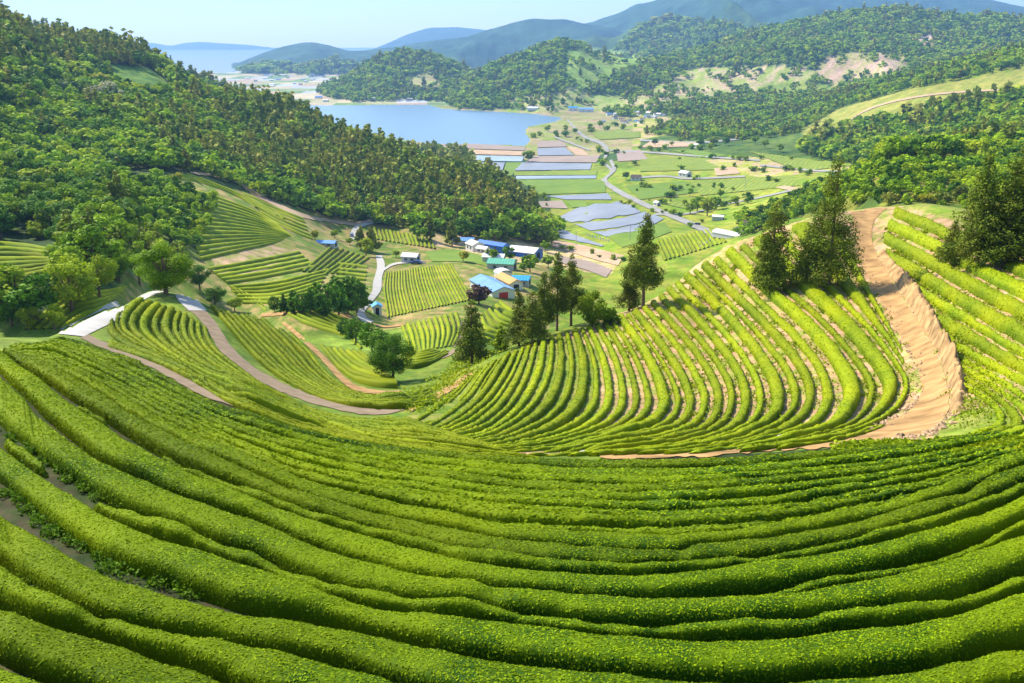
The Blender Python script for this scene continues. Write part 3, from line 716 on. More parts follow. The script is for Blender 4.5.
for g_ in NG:
    (xa, ya), (xb, yb) = g_[0], g_[1]; g_.insert(0, (-300, ya-(yb-ya)/(xb-xa)*220*.85))
    (xa, ya), (xb, yb) = g_[-1], g_[-2]; g_.append((1320, ya-(yb-ya)/(xb-xa)*-236*.85))
near_leaf = (lambda y: 1.7/np.maximum(.040, y*.0021)**2, lambda y: np.maximum(.040, y*.0021)*1.15)
def near():
    C = [catmull(g, 230) for g in NG[:-1]]
    H = [hit(c[:, 0], c[:, 1], .42, 5.2, 75) for c in C]
    labs = {0: 'dark green tea hedge clipping the bottom left corner, lowest of all',
            1: 'broad dark tea hedge second from the bottom left corner, running off the lower edge',
            2: 'narrow low tea hedge squeezed between two broad hedges at the bottom left',
            3: 'broad tea hedge below the wide strip of bare soil, filling the bottom edge at right',
            5: 'thick rounded tea hedge just above the wide bare soil strip at lower left',
            6: 'low ragged tea strip with weeds behind the thick hedge above the bare soil',
            7: 'smooth broad tea hedge directly beyond the low ragged strip with weeds',
            8: 'short thin tea strip starting right of centre between two broad hedges',
            9: 'broad tea hedge fourth from the bottom at mid picture, sunlit at its right end',
            10: 'thin tea hedge with a dark shaded gap, fifth row up at mid picture',
            11: 'medium tea hedge with a kink right of centre above the thin hedge',
            12: 'medium tea hedge bending over the top of the kinked one'}
    for i in range(len(C)-1):
        if i == 4: continue
        P, Q = H[i], H[i+1]; ok = ~(np.isnan(P[:, 0]) | np.isnan(Q[:, 0])); j = np.where(ok)[0]
        if len(j) < 10: continue
        P, Q = P[j[0]:j[-1]+1], Q[j[0]:j[-1]+1]
        g = ~(np.isnan(P[:, 0]) | np.isnan(Q[:, 0])); P, Q = P[g], Q[g]
        if i in (0, 1, 3): P = P+(P-Q)*0.0
        small = i in (2, 6, 8, 10)
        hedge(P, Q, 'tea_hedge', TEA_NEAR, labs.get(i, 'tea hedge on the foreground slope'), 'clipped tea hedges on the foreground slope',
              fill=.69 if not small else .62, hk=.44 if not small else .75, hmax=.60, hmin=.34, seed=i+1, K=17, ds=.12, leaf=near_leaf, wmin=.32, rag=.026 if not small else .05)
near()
ords = ['nearest', 'second', 'third', 'fourth', 'fifth', 'sixth', 'seventh', 'eighth', 'ninth']
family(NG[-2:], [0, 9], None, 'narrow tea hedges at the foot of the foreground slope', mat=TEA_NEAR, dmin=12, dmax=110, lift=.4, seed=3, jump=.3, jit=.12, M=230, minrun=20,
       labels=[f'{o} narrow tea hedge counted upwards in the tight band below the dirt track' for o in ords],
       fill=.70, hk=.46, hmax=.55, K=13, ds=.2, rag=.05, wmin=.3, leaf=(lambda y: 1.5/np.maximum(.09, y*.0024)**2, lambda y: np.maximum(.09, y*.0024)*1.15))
midleaf = (lambda y: .7/np.maximum(.09, y*.0016)**2, lambda y: np.maximum(.09, y*.0016)*1.1)
# diagonal rows between the two brown paths, hooked at the top of the spur
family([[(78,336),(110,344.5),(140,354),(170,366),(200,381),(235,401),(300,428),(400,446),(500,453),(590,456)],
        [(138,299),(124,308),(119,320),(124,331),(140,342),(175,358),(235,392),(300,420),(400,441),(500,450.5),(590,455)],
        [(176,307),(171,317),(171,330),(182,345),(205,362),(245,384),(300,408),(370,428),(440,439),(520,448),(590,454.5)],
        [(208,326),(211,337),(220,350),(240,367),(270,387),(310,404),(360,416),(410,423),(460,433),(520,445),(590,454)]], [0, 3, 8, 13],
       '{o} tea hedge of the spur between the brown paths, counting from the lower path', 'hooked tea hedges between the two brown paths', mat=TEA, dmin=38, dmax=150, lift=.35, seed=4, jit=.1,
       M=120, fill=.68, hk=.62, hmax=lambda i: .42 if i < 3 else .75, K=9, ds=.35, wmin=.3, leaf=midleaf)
family([[(206,302),(219,316),(239,340),(265,366),(302,388),(345,402),(400,406),(440,400)],
        [(277,322),(296,338),(313,354),(327,371),(346,386),(376,395),(405,394),(430,386)]], [0, 10],
       '{o} tea hedge on the shaded slope, counting right from the long brown path', 'tea hedges on the shaded slope right of the brown path', mat=TEA, dmin=55, dmax=190, lift=.3, seed=5, jit=.1, M=90, fill=.66, hk=.55, K=7, ds=.6, wmin=.3, leaf=midleaf)
family([[(290,321),(309,334),(324,350),(338,367),(356,380),(384,386),(404,386)], [(330,322),(350,334),(366,348),(378,360),(388,370)]], [0, 8],
       'small tea hedge on the hollow left of the round dark tree', 'tea hedges in the hollow left of the round dark tree', mat=TEA, dmin=70, dmax=260, lift=.3, seed=6, jit=.1, M=60, fill=.74, hk=.46, K=6, ds=.7, wmin=.3)
# sunlit knoll
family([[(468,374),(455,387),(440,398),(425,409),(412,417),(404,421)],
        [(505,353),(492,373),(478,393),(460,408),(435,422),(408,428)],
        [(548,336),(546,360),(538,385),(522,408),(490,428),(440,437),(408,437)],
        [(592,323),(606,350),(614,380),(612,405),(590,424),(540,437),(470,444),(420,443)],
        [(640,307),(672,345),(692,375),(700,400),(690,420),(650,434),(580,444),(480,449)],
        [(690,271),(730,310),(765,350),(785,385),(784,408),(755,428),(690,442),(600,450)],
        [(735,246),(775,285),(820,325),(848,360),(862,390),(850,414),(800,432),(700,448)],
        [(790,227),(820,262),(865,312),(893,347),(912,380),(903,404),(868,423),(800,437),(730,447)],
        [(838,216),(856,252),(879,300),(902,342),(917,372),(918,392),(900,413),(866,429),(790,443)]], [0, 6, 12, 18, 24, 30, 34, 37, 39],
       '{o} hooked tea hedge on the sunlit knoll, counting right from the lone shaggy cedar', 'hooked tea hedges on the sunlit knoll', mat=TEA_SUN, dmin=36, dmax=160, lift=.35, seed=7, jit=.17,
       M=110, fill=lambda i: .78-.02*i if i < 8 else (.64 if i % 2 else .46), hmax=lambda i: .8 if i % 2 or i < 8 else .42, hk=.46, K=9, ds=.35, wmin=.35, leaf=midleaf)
family([[(897,205),(935,219),(980,239),(1024,257),(1090,282)], [(882,242),(920,263),(970,293),(1024,323),(1090,357)], [(926,314),(955,336),(990,353),(1024,371),(1090,402)], [(944,342),(965,353),(1000,371),(1030,386),(1090,415)]], [0, 3, 6, 7],
       '{o} tea hedge down the slope right of the dirt road, counted from its top', 'tea hedges right of the dirt road', mat=TEA_SUN, dmin=36, dmax=160, lift=.35, seed=8, jit=.12, M=70, fill=lambda i: .66 if i % 2 else .5, hk=.46, K=9, ds=.35, wmin=.35, leaf=midleaf)
family([[(942,342),(985,363),(1030,390),(1062,414),(1056,428),(1020,436),(975,437)], [(962,384),(985,396),(996,410),(988,424),(955,434)]], [0, 4],
       '{o} short curled tea hedge beside the road bend, counted from the outside in', 'curled tea hedges beside the bend of the dirt road', mat=TEA_SUN, dmin=30, dmax=100, lift=.35, seed=9, jit=.1, M=60, fill=.66, hk=.46, K=9, ds=.3, wmin=.35, leaf=midleaf)
# grassy dip and lower field
family([[(400,326),(405,340),(410,352)], [(458,312),(462,328),(455,345)]], [0, 11], 'short tea row of the small field below the white hut', 'tea rows of the small field below the white hut', mat=TEA_SUN, dmin=120, dmax=300, lift=.2, seed=10, jit=.1, M=30, fill=.7, hk=.45, K=6, ds=1.2, wmin=.3, minrun=4)
family([[(470,322),(463,338),(478,346)], [(500,300),(520,312),(560,318)]], [0, 9], 'bright tea row on the slope in front of the blue roofed shed', 'tea rows in front of the blue roofed shed', mat=TEA_SUN, dmin=120, dmax=420, lift=.2, seed=11, jit=.1, M=30, fill=.7, hk=.45, K=6, ds=1.2, wmin=.3, minrun=4)
family([[(385,272),(383,290),(387,318)], [(452,263),(462,280),(474,300)]], [0, 26], 'row of the tea field in the valley beside the winding road', 'rows of the tea field beside the winding road', mat=TEA_SUN, dmin=180, dmax=480, lift=.2, seed=12, jit=.08, M=40, fill=.66, hk=.5, K=6, ds=1.5, wmin=.3, minrun=4)
family([[(372,226),(376,240)], [(432,238),(437,250)]], [0, 15], 'short tea row on the terrace below the forest edge', 'short tea rows below the forest edge', mat=TEA, dmin=280, dmax=650, lift=.2, seed=13, jit=.08, M=14, fill=.66, hk=.5, K=5, ds=2, wmin=.3, minrun=4)
family([[(655,240),(664,262)], [(715,228),(728,242)]], [0, 15], 'tea row of the field behind the tall cedar', 'tea rows behind the tall cedar', mat=TEA_SUN, dmin=300, dmax=700, lift=.2, seed=14, jit=.08, M=16, fill=.66, hk=.5, K=5, ds=2.5, wmin=.3, minrun=4)
# terraces on the left
family([[(-40,284),(0,282),(30,277),(60,268)], [(-40,238),(0,241),(30,244),(62,252)]], [0, 8], '{o} tea row up the terrace at the left edge of the picture', 'tea rows on the terrace at the left edge', mat=TEA, dmin=150, dmax=340, lift=.2, seed=15, M=30, fill=.6, hk=.45, K=5, ds=1.5, wmin=.3, minrun=4)
family([[(200,262),(240,252),(275,243),(292,236)], [(165,180),(215,195),(262,214),(296,238)]], [0, 15], '{o} curving tea row up the terraced hillside, counted from the bare bank', 'curving tea rows on the terraced hillside', mat=TEA_SUN, dmin=190, dmax=560, lift=.2, seed=16, M=50, fill=.5, hk=.55, K=5, ds=1.6, wmin=.3, minrun=4)
family([[(160,176),(205,184),(240,198),(255,208)], [(185,172),(232,190),(262,205),(290,222)]], [0, 5], 'tea row on the highest terrace under the forest', 'tea rows on the highest terrace', mat=TEA_SUN, dmin=250, dmax=600, lift=.2, seed=17, M=40, fill=.5, hk=.5, K=5, ds=2, wmin=.3, minrun=4)
family([[(225,285),(270,278),(318,268)], [(205,268),(260,258),(300,250)]], [0, 5], 'tea row on the middle terrace above the dark wood', 'tea rows on the middle terrace', mat=TEA_SUN, dmin=180, dmax=480, lift=.2, seed=18, M=40, fill=.55, hk=.5, K=5, ds=2, wmin=.3, minrun=4)
family([[(236,304),(280,303),(320,290)], [(226,286),(275,281),(330,268)]], [0, 6], 'tea row on the low terrace beside the dark wood', 'tea rows on the low terrace', mat=TEA_SUN, dmin=150, dmax=420, lift=.2, seed=19, M=40, fill=.55, hk=.5, K=5, ds=1.6, wmin=.3, minrun=4)
family([[(300,272),(330,245)], [(345,275),(372,258)]], [0, 8], 'slanting tea row on the small plot below the blue shelter', 'slanting tea rows below the blue shelter', mat=TEA, dmin=180, dmax=520, lift=.2, seed=20, M=16, fill=.5, hk=.5, K=5, ds=2, wmin=.3, minrun=4)
family([[(268,300),(300,322),(350,338)], [(300,302),(330,312),(370,330)]], [0, 6], 'tea row in the strip below the dark conifers', 'tea rows below the dark conifers', mat=TEA, dmin=120, dmax=300, lift=.2, seed=21, M=24, fill=.66, hk=.5, K=5, ds=1.4, wmin=.3, minrun=4)
family([[(62,328),(95,312),(112,300)], [(20,332),(60,300),(130,284)]], [0, 5], 'pale tea row on the bank left of the concrete yard', 'pale tea rows left of the concrete yard', mat=TEA_SUN, dmin=60, dmax=200, lift=.2, seed=22, M=24, fill=.7, hk=.4, K=6, ds=.6, wmin=.3, minrun=4)
family([[(262,216),(292,232),(318,243)], [(236,188),(266,202),(304,217)]], [0, 6], 'tea row on the upper slope under the tan farm track', 'tea rows under the tan farm track', mat=TEA_SUN, dmin=250, dmax=620, lift=.2, seed=23, M=40, fill=.5, hk=.55, K=5, ds=2, wmin=.3, minrun=4)
family([[(336,262),(372,266)], [(330,292),(366,294)]], [0, 7], 'short tea row beside the upper end of the winding road', 'short tea rows beside the winding road', mat=TEA_SUN, dmin=200, dmax=520, lift=.2, seed=24, M=20, fill=.5, hk=.55, K=5, ds=2, wmin=.3, minrun=4)
family([[(268,312),(250,300),(228,290)], [(262,300),(245,292),(224,284)]], [0, 3], 'tea row on the low slope behind the spreading tree', 'tea rows behind the spreading tree', mat=TEA_SUN, dmin=160, dmax=420, lift=.2, seed=25, M=20, fill=.5, hk=.55, K=5, ds=1.6, wmin=.3, minrun=4)
family([[(395,366),(418,368),(452,352)], [(398,350),(424,352),(450,342)]], [0, 6], 'faint tea row in the grassy hollow right of the dark round tree', 'tea rows in the grassy hollow', mat=TEA, dmin=90, dmax=260, lift=.2, seed=26, M=20, fill=.55, hk=.5, K=5, ds=1.2, wmin=.3, minrun=4)
# ---------------------------------------------------------------- roads, paths, yards
ribbon('dirt_road', [(850,206),(853,224),(856,250),(867,275),(885,310),(904,345),(919,370),(921,392),(905,413),(870,430),(800,443),(700,452.5),(600,456)],
       [(889,206),(874,222),(873,245),(884,268),(902,297),(923,331),(941,365),(949,398),(945,418),(926,433),(880,442),(800,450),(700,457),(600,460)], EARTH, 220, 9, lift=.05, dmax=200)
ribbon('brown_path', [(88,335),(110,345),(140,355),(175,372),(205,390),(233,406)], [(80,338),(104,350),(136,361),(168,377),(200,395),(234,407)], BROWNP, 80, 4, lift=.05, dmax=140)
ribbon('brown_path', [(185,309),(196,315),(206,328),(220,350),(242,371),(270,387),(310,403),(360,414.5),(385,415),(402,411),(414,405)], [(205,310),(216,323),(232,347),(250,364),(276,380),(316,397),(362,408),(385,409.5),(400,406),(412,402)], BROWNP, 120, 4, lift=.05, dmax=160)
ribbon('concrete_lane', [(174,288),(177,299),(189,311)], [(183,289),(196,299),(207,311)], CONCRETE, 30, 5, lift=.07, dmax=170)
ribbon('brown_path', [(285,322),(304,338),(324,356),(340,373),(357,386),(380,391),(402,391)], [(281,323),(300,340),(319,358),(335,376),(352,390),(378,395),(404,394)], EARTH, 80, 3, lift=.1, dmax=220)
ribbon('brown_path', [(430,357),(446,350),(456,340),(460,322)], [(433,361),(452,355),(462,342),(465,322)], BROWNP, 40, 3, lift=.1, dmax=300)
ribbon('brown_path', [(404,408),(430,397),(452,384),(470,372)], [(412,412),(436,400),(458,387),(474,374)], EARTH, 50, 3, lift=.08, dmax=220)
ribbon('concrete_yard', [(55,334),(70,321),(95,309),(118,300),(133,289),(146,286),(174,285)], [(84,337),(98,330),(118,320),(136,305),(150,297),(162,292.5),(177,291)], CONCRETE, 60, 10, lift=.06, dmax=170)
# winding valley road and farm tracks
ribbon('valley_road', [(376,256),(377,268),(373,283),(372,292),(362,305),(357,314),(360,320),(368,324)], [(382,256),(385,266),(382,278),(381,290),(371,304),(365,312),(366,317),(374,322)], CONCRETE, 80, 4, dmin=180, dmax=600)
ribbon('farm_track', [(382,270),(392,264),(410,262),(425,262)], [(383,272),(393,266),(410,263.5),(425,263.5)], CONCRETE, 30, 3, dmin=180, dmax=600)
ribbon('farm_track', [(366,322),(385,326),(405,324)], [(366,324),(385,328),(405,326)], EARTH, 20, 3, dmin=150, dmax=400)
ribbon('farm_track', [(190,172),(230,178),(262,196),(300,213),(322,219)], [(190,174),(230,181),(262,200),(300,217),(322,222)], TAN, 50, 3, dmin=250, dmax=700)
ribbon('farm_track', [(322,218),(345,222),(358,222),(375,218)], [(322,221),(345,225),(358,226),(375,221)], TAN, 30, 3, dmin=250, dmax=700)
ribbon('farm_track', [(350,240),(352,230),(362,223),(378,220)], [(355,240),(357,231),(366,226),(380,223)], CONCRETE, 30, 3, dmin=250, dmax=700)
ribbon('farm_track', [(205,270),(240,272),(275,264),(290,262)], [(205,273),(240,275),(275,268),(290,264)], TAN, 40, 3, dmin=180, dmax=500)
ribbon('farm_track', [(262,314),(300,312),(345,315),(358,320)], [(262,317),(300,315),(345,318),(358,323)], EARTH, 40, 3, dmin=130, dmax=400)
ribbon('main_road', [(568,112+8),(585,136),(603,143),(609,150),(606,162),(614,172),(607,180),(620,190),(650,205),(680,217),(715,232)], [(566,120),(583,138),(600,145),(605,151),(603,163),(610,172),(602,181),(616,193),(646,208),(677,221),(712,237)], ASPHALT, 140, 4, dmin=350, dmax=3000)
ribbon('farm_track', [(604,180),(616,170),(612,160)], [(600,181),(612,171),(609,161)], ASPHALT, 20, 3, dmin=350, dmax=3000)
for e in ([(640,177),(668,176),(682,178),(700,178),(745,176)], [(655,214),(690,213),(720,205),(760,197),(800,188)], [(610,150),(650,152),(700,156),(760,160)], [(555,137),(590,150)], [(760,165),(830,171),(915,168)], [(700,246),(720,232)], [(640,140),(700,142),(745,138)], [(830,138),(862,112),(920,96),(1024,88)]):
    ribbon('farm_track', e, [(x, y+1.6) for x, y in e], TAN if e[0][0] > 800 else ASPHALT, 50, 3, dmin=350, dmax=3000)
# fields in the valley
for q, m_ in [
    (((560,216),(592,204),(628,203),(640,208)), MULCH)]: pass
ribbon('mulched_field', [(558,218),(575,209),(595,204.5),(620,203),(634,206)], [(571,223),(590,221),(620,217),(640,213),(634,209)], MULCH, 30, 6, dmin=450, dmax=1200)
ribbon('mulched_field', [(573,225),(600,222),(630,216),(645,212)], [(590,231),(612,229),(640,222),(652,215)], MULCH, 30, 6, dmin=450, dmax=1200)
ribbon('mulched_field', [(592,232.5),(614,230),(642,223),(654,215)], [(606,237),(625,233),(650,227),(664,219)], MULCH, 30, 6, dmin=450, dmax=1200)
ribbon('mulched_field', [(544,223),(556,228),(580,237),(604,246)], [(548,231),(560,238),(585,243),(602,247)], MULCH, 30, 6, dmin=400, dmax=1200)
patch('mulched_field', ((546,196.5),(608,194),(612,200),(566,200)), MULCH, dmin=500, dmax=2000)
patch('bare_field', ((538,202),(562,201),(568,209),(542,208)), BROWNF, dmin=500, dmax=2000)
patch('green_field', ((566,201),(585,201),(588,207),(572,208)), GRASSF, dmin=500, dmax=2000)
patch('green_field', ((516,180),(604,180),(606,193),(540,195)), GRASSF, 12, 8, dmin=500, dmax=2500)
patch('flooded_paddy', ((516,176.5),(596,176),(596,179),(516,179.5)), PADDY, dmin=500, dmax=2500)
patch('yellow_green_field', ((514,172),(598,171),(596,175.5),(514,176)), YGREEN, dmin=500, dmax=2500)
patch('mulched_field', ((522,163),(592,164),(590,170),(514,171)), MULCH, dmin=500, dmax=2500)
patch('mulched_field', ((532,157),(600,156),(596,163),(526,162.5)), BROWNF, dmin=500, dmax=2500)
patch('mulched_field', ((537,149),(565,148),(574,155.5),(538,156)), MULCH, dmin=500, dmax=2500)
patch('bare_field', ((566,146),(582,150),(590,156),(576,156)), TAN, dmin=500, dmax=2500)
patch('bare_field', ((538,142),(560,141),(568,147),(537,148)), BROWNF, dmin=500, dmax=2500)
patch('bare_field', ((424,141),(525,147.5),(525,151),(432,148)), BROWNF, 16, 5, dmin=500, dmax=2500)
patch('yellow_green_field', ((432,148.5),(524,152),(524,156),(440,154)), TAN, 16, 5, dmin=500, dmax=2500)
patch('flooded_paddy', ((436,155),(524,157),(522,162),(450,161)), PADDY, 16, 5, dmin=500, dmax=2500)
patch('mulched_field', ((455,162),(505,163),(500,178),(475,172)), MULCH, 16, 5, dmin=500, dmax=2500)
patch('green_field', ((506,163),(522,163),(512,176),(502,176)), GRASSF, dmin=500, dmax=2500)
ribbon('bare_field', [(540,238),(570,243),(600,250),(624,256)], [(536,243),(565,251),(595,260),(618,266)], TAN, 24, 6, dmin=300, dmax=1200)
ribbon('bare_field', [(560,256),(590,262),(612,270)], [(556,262),(585,270),(606,278)], BROWNF, 24, 6, dmin=250, dmax=1200)
ribbon('green_field', [(425,252),(455,250),(480,256),(492,262)], [(432,262),(455,262),(476,264),(490,268)], GRASSF, 24, 6, dmin=250, dmax=800)
ribbon('green_field', [(606,236),(640,228),(665,223)], [(622,248),(650,240),(672,232)], GRASSF, 24, 6, dmin=300, dmax=1000)
for k, (q, m_) in enumerate([(((640,158),(700,158),(720,170),(640,172)), YGREEN), (((625,186),(680,182),(720,190),(640,200)), GRASSF), (((690,182),(790,176),(800,186),(700,196)), YGREEN),
                (((652,141),(700,143),(690,147),(640,148)), TAN), (((672,151),(690,150),(730,156),(700,158)), GRASSF), (((714,169),(735,167),(740,174),(716,176)), TAN), (((616,152),(640,150),(648,160),(618,162)), BROWNF), (((590,133),(640,132),(640,138),(600,140)), YGREEN),
                (((750,152),(810,160),(860,165),(800,172)), YGREEN), (((660,204),(720,200),(760,194),(690,210)), YGREEN), (((700,128),(760,126),(780,134),(720,136)), TAN)]):
    patch(m_.name.split('.')[0], q, m_, 12, 8, dmin=500, dmax=2600)
patch('bare_slope', ((775,188),(785,186),(806,190),(800,193)), TAN, dmin=350, dmax=2600)
# ---------------------------------------------------------------- trees
def quads(cen, nrm, size, r):
    n = len(cen); ax = np.cross(nrm, r.normal(0, 1, (n, 3))); ax /= np.linalg.norm(ax, axis=1)[:, None]+1e-9; bx = np.cross(nrm, ax)
    s = np.broadcast_to(size, (n,))*r.uniform(.6, 1.3, n); a = ax*(s*.6)[:, None]; b = bx*(s*.42)[:, None]
    return np.stack([cen-a, cen-b+a*.15, cen+a, cen+b+a*.15], 1)
def crown(kind, nq, size, seed):
    """crown of a tree one metre tall: quad corners (n,4,3) and per-quad tint"""
    r = np.random.default_rng(seed); C = []; 
    if kind == 'broad':
        k = r.integers(13, 19); lean = r.normal(0, .03, 2)
        for i in range(k):
            v = r.normal(0, 1, 3); v /= np.linalg.norm(v); rr = r.uniform(.45, 1)**.5
            C.append((v[0]*.30*rr+lean[0], v[1]*.30*rr+lean[1], .62+v[2]*.27*rr, r.uniform(.11, .17)))
    elif kind == 'round':
        for i in range(44):
            v = r.normal(0, 1, 3); v /= np.linalg.norm(v); rr = r.uniform(.4, 1)**.5
            C.append((v[0]*.33*rr, v[1]*.33*rr, .54+v[2]*.36*rr-.04*abs(v[0]), r.uniform(.09, .13)))
    elif kind == 'bush':
        for i in range(9):
            a = r.uniform(0, 6.28); rr = r.uniform(0, .42)
            C.append((math.cos(a)*rr, math.sin(a)*rr, r.uniform(.25, .72), r.uniform(.2, .3)))
    elif kind in ('cedar', 'highcedar'):
        for z in np.linspace(.16 if kind == 'cedar' else .30, .97, 17 if kind == 'cedar' else 15):
            R_ = .20*(1-z)**.75*(1+.25*r.normal())+.012; m = max(3, int(12*(1-z)+3))
            for i in range(m):
                a = r.uniform(0, 6.28); rr = R_*r.uniform(.35, 1.1)
                C.append((math.cos(a)*rr, math.sin(a)*rr, z+r.normal(0, .018)-rr*.12, .034+.040*(1-z)+r.uniform(0, .014)))
    elif kind == 'conifer':
        for z in np.linspace(.22, .95, 10):
            R_ = .19*(1-z)**.8*(1+.2*r.normal())+.01; m = max(1, int(6*(1-z)+1))
            for i in range(m):
                a = r.uniform(0, 6.28); rr = R_*r.uniform(.3, 1.1)
                C.append((math.cos(a)*rr, math.sin(a)*rr, z+r.normal(0, .02), .05+.05*(1-z)))
    C = np.array(C); wt = C[:, 3]**2; k = r.choice(len(C), nq, p=wt/wt.sum())
    v = r.normal(0, 1, (nq, 3)); v /= np.linalg.norm(v, axis=1)[:, None]; rad = r.uniform(.55, 1.05, nq)[:, None]
    p = C[k, :3]+v*C[k, 3:4]*rad
    nn = v+r.normal(0, .45, (nq, 3))+np.array([0, 0, .25]); nn /= np.linalg.norm(nn, axis=1)[:, None]
    ct = r.uniform(-.22, .22, len(C))
    t = np.clip(.42+ct[k]+r.normal(0, .18, nq), 0, 1)
    return quads(p, nn, size, r), t, C
def trunk_mb(kind, C, seed):
    r = np.random.default_rng(seed); m = MB()
    if kind in ('cedar', 'highcedar', 'conifer'):
        m.tube([(0, 0, -.03), (0, 0, .02), (.004, 0, .3), (0, .003, .7), (0, 0, .95)], [.026, .019, .014, .008, .002], 7)
        for i in r.choice(len(C), min(12, len(C)), replace=False):
            c = C[i]; m.tube([(0, 0, c[2]-.02), tuple(c[:3])], [.005, .002], 4)
    else:
        zb = .2 if kind != 'bush' else .02
        m.tube([(0, 0, -.03), (0, 0, .02), (.01, .005, zb+.05), (0, .01, .5), (.01, 0, .7)], [.04, .028, .022, .014, .005], 7)
        for i in r.choice(len(C), min(8, len(C)), replace=False):
            c = C[i]; z0 = r.uniform(zb, .42); m.tube([(.004, .004, z0), (c[0]*.5, c[1]*.5, (z0+c[2])/2+.02), tuple(c[:3])], [.014, .009, .003], 5)
    return m
PROTO = {}
def proto(kind, nq, size, seed, mat):
    k = (kind, nq, size, seed, mat.name)
    if k not in PROTO:
        q, t, C = crown(kind, nq, size, seed)
        c = mk('crown', q.reshape(-1, 3), [np.arange(nq*4).reshape(-1, 4)], mat, attrs={'tint': np.repeat(t, 4)})
        tr = trunk_mb(kind, C, seed).build('trunk', BARK, smooth=True)
        cm, tm = c.data, tr.data
        bpy.data.objects.remove(c); bpy.data.objects.remove(tr); PROTO[k] = (cm, tm)
    return PROTO[k]
def tree(name, label, cat, group, loc, h, kind, nq, size, seed, mat, wide=1.0, rz=None):
    cm, tm = proto(kind, nq, size, seed, mat)
    e = empty(name, loc, random.uniform(0, 6.28) if rz is None else rz); e.scale = (h*wide, h*wide, h)
    for nm, me in (('trunk', tm), ('crown', cm)):
        o = bpy.data.objects.new(nm, me); COL.objects.link(o); o.parent = e
    return tag(e, label, cat, group)
def ht(px, D): return px*D/F*1.03
def hero(px, py, hpx, kind, mat, label, name, cat, group=None, wide=1.0, nq=2600, size=.035, seed=0, dmin=5, dmax=34000):
    if nq > 2000: nq, size = int(nq*2.6), size*.62
    p = at(px, py, dmin, dmax)
    return tree(name, label, cat, group, p, ht(hpx, p.y), kind, nq, size, seed, mat, wide)
cg = 'cedars along the crest of the knoll'
hero(643, 309, 97, 'highcedar', CEDAR, 'tallest cedar left of centre on the knoll crest, bare trunk under a pointed crown', 'cedar_tree', 'tree', cg, 1.0, 5200, .022, 1, dmax=170)
hero(629, 311, 62, 'cedar', CEDAR, 'shorter narrow cedar pressed against the left side of the tall pointed one', 'cedar_tree', 'tree', cg, 1.0, 3000, .03, 2, dmax=170)
hero(571, 326, 72, 'highcedar', CEDAR, 'cedar with a clear brown trunk beside the bright leafy round tree', 'cedar_tree', 'tree', cg, 1.1, 3200, .028, 3, dmax=170)
hero(557, 331, 82, 'highcedar', CEDAR, 'thin cedar in the middle of the trio above the blue roofed sheds', 'cedar_tree', 'tree', cg, .85, 3200, .026, 4, dmax=170)
hero(544, 336, 66, 'highcedar', CEDAR, 'cedar on the left of the trio, leaning over the bushy saplings', 'cedar_tree', 'tree', cg, 1.0, 3000, .028, 5, dmax=170)
hero(519, 346, 58, 'cedar', CEDAR, 'bushy cedar at the left end of the crest group', 'cedar_tree', 'tree', cg, 1.25, 3000, .032, 6, dmax=170)
hero(532, 344, 54, 'cedar', CEDAR, 'low bushy cedar tucked between the end of the group and the trio', 'cedar_tree', 'tree', cg, 1.3, 2600, .034, 14, dmax=170)
hero(472, 364, 68, 'cedar', CEDAR, 'lone shaggy cedar standing beside the little field path', 'cedar_tree', 'tree', None, 1.25, 3200, .032, 7, dmax=170)
hero(501, 352, 30, 'cedar', BROAD, 'small bright green young conifer right of the lone shaggy cedar', 'conifer_sapling', 'tree', None, 1.5, 1200, .06, 8, dmax=170)
hero(592, 327, 40, 'round', BROAD, 'bright green round leafy tree at the right end of the cedar trio', 'leafy_tree', 'tree', None, 1.1, 2600, .05, 9, dmax=170)
hero(610, 324, 20, 'bush', BROAD, 'light green bush between the leafy round tree and the tall cedar', 'bush', 'bush', None, 1.2, 700, .12, 10, dmax=170)
hero(770, 294, 92, 'cedar', CEDAR, 'broad based cedar left of the tallest one by the dirt road', 'cedar_tree', 'tree', 'cedars beside the top of the dirt road', 1.2, 4600, .026, 11, dmax=170)
hero(828, 288, 128, 'cedar', CEDAR, 'tall full cedar touching the left edge of the dirt road', 'cedar_tree', 'tree', 'cedars beside the top of the dirt road', 1.05, 6000, .02, 12, dmax=170)
hero(806, 284, 62, 'cedar', CEDAR, 'low cedar growing out of the left side of the tall one by the road', 'cedar_tree', 'tree', 'cedars beside the top of the dirt road', 1.3, 2600, .032, 13, dmax=170)
for k, (x, y, h, wd, lb) in enumerate([(950, 266, 46, 1.4, 'low spreading cedar at the left end of the dark group on the right'), (976, 270, 112, 1.15, 'cedar with a rusty pointed top in the dark group on the right'),
        (1003, 268, 108, 1.3, 'broad dark cedar in the middle of the dark group on the right'), (1026, 262, 124, 1.3, 'tallest dark cedar cut by the right edge of the picture'), (1062, 262, 128, 1.5, 'cedar hidden just outside the right edge'), (1013, 250, 100, 1.1, 'cedar standing behind the broad dark one at the right edge')]):
    hero(x, y, h, 'cedar', CEDAR, lb, 'cedar_tree', 'tree', 'dark cedars at the right edge', wd, 4600, .026, 20+k, dmax=170)
hero(393, 381, 55, 'round', BROAD_D, 'dark green egg shaped tree standing alone in the hollow', 'round_tree', 'tree', None, 1.12, 5200, .035, 30, dmax=200)
for k, (x, y, h) in enumerate([(372, 352, 32), (356, 344, 30), (381, 358, 30), (346, 338, 22)]):
    hero(x, y, h, 'round', BROAD_D, 'dark leafy tree in the clump behind the egg shaped tree', 'leafy_tree', 'tree', 'dark trees behind the egg shaped tree', 1.2, 1300, .06, 31+k, dmax=300)
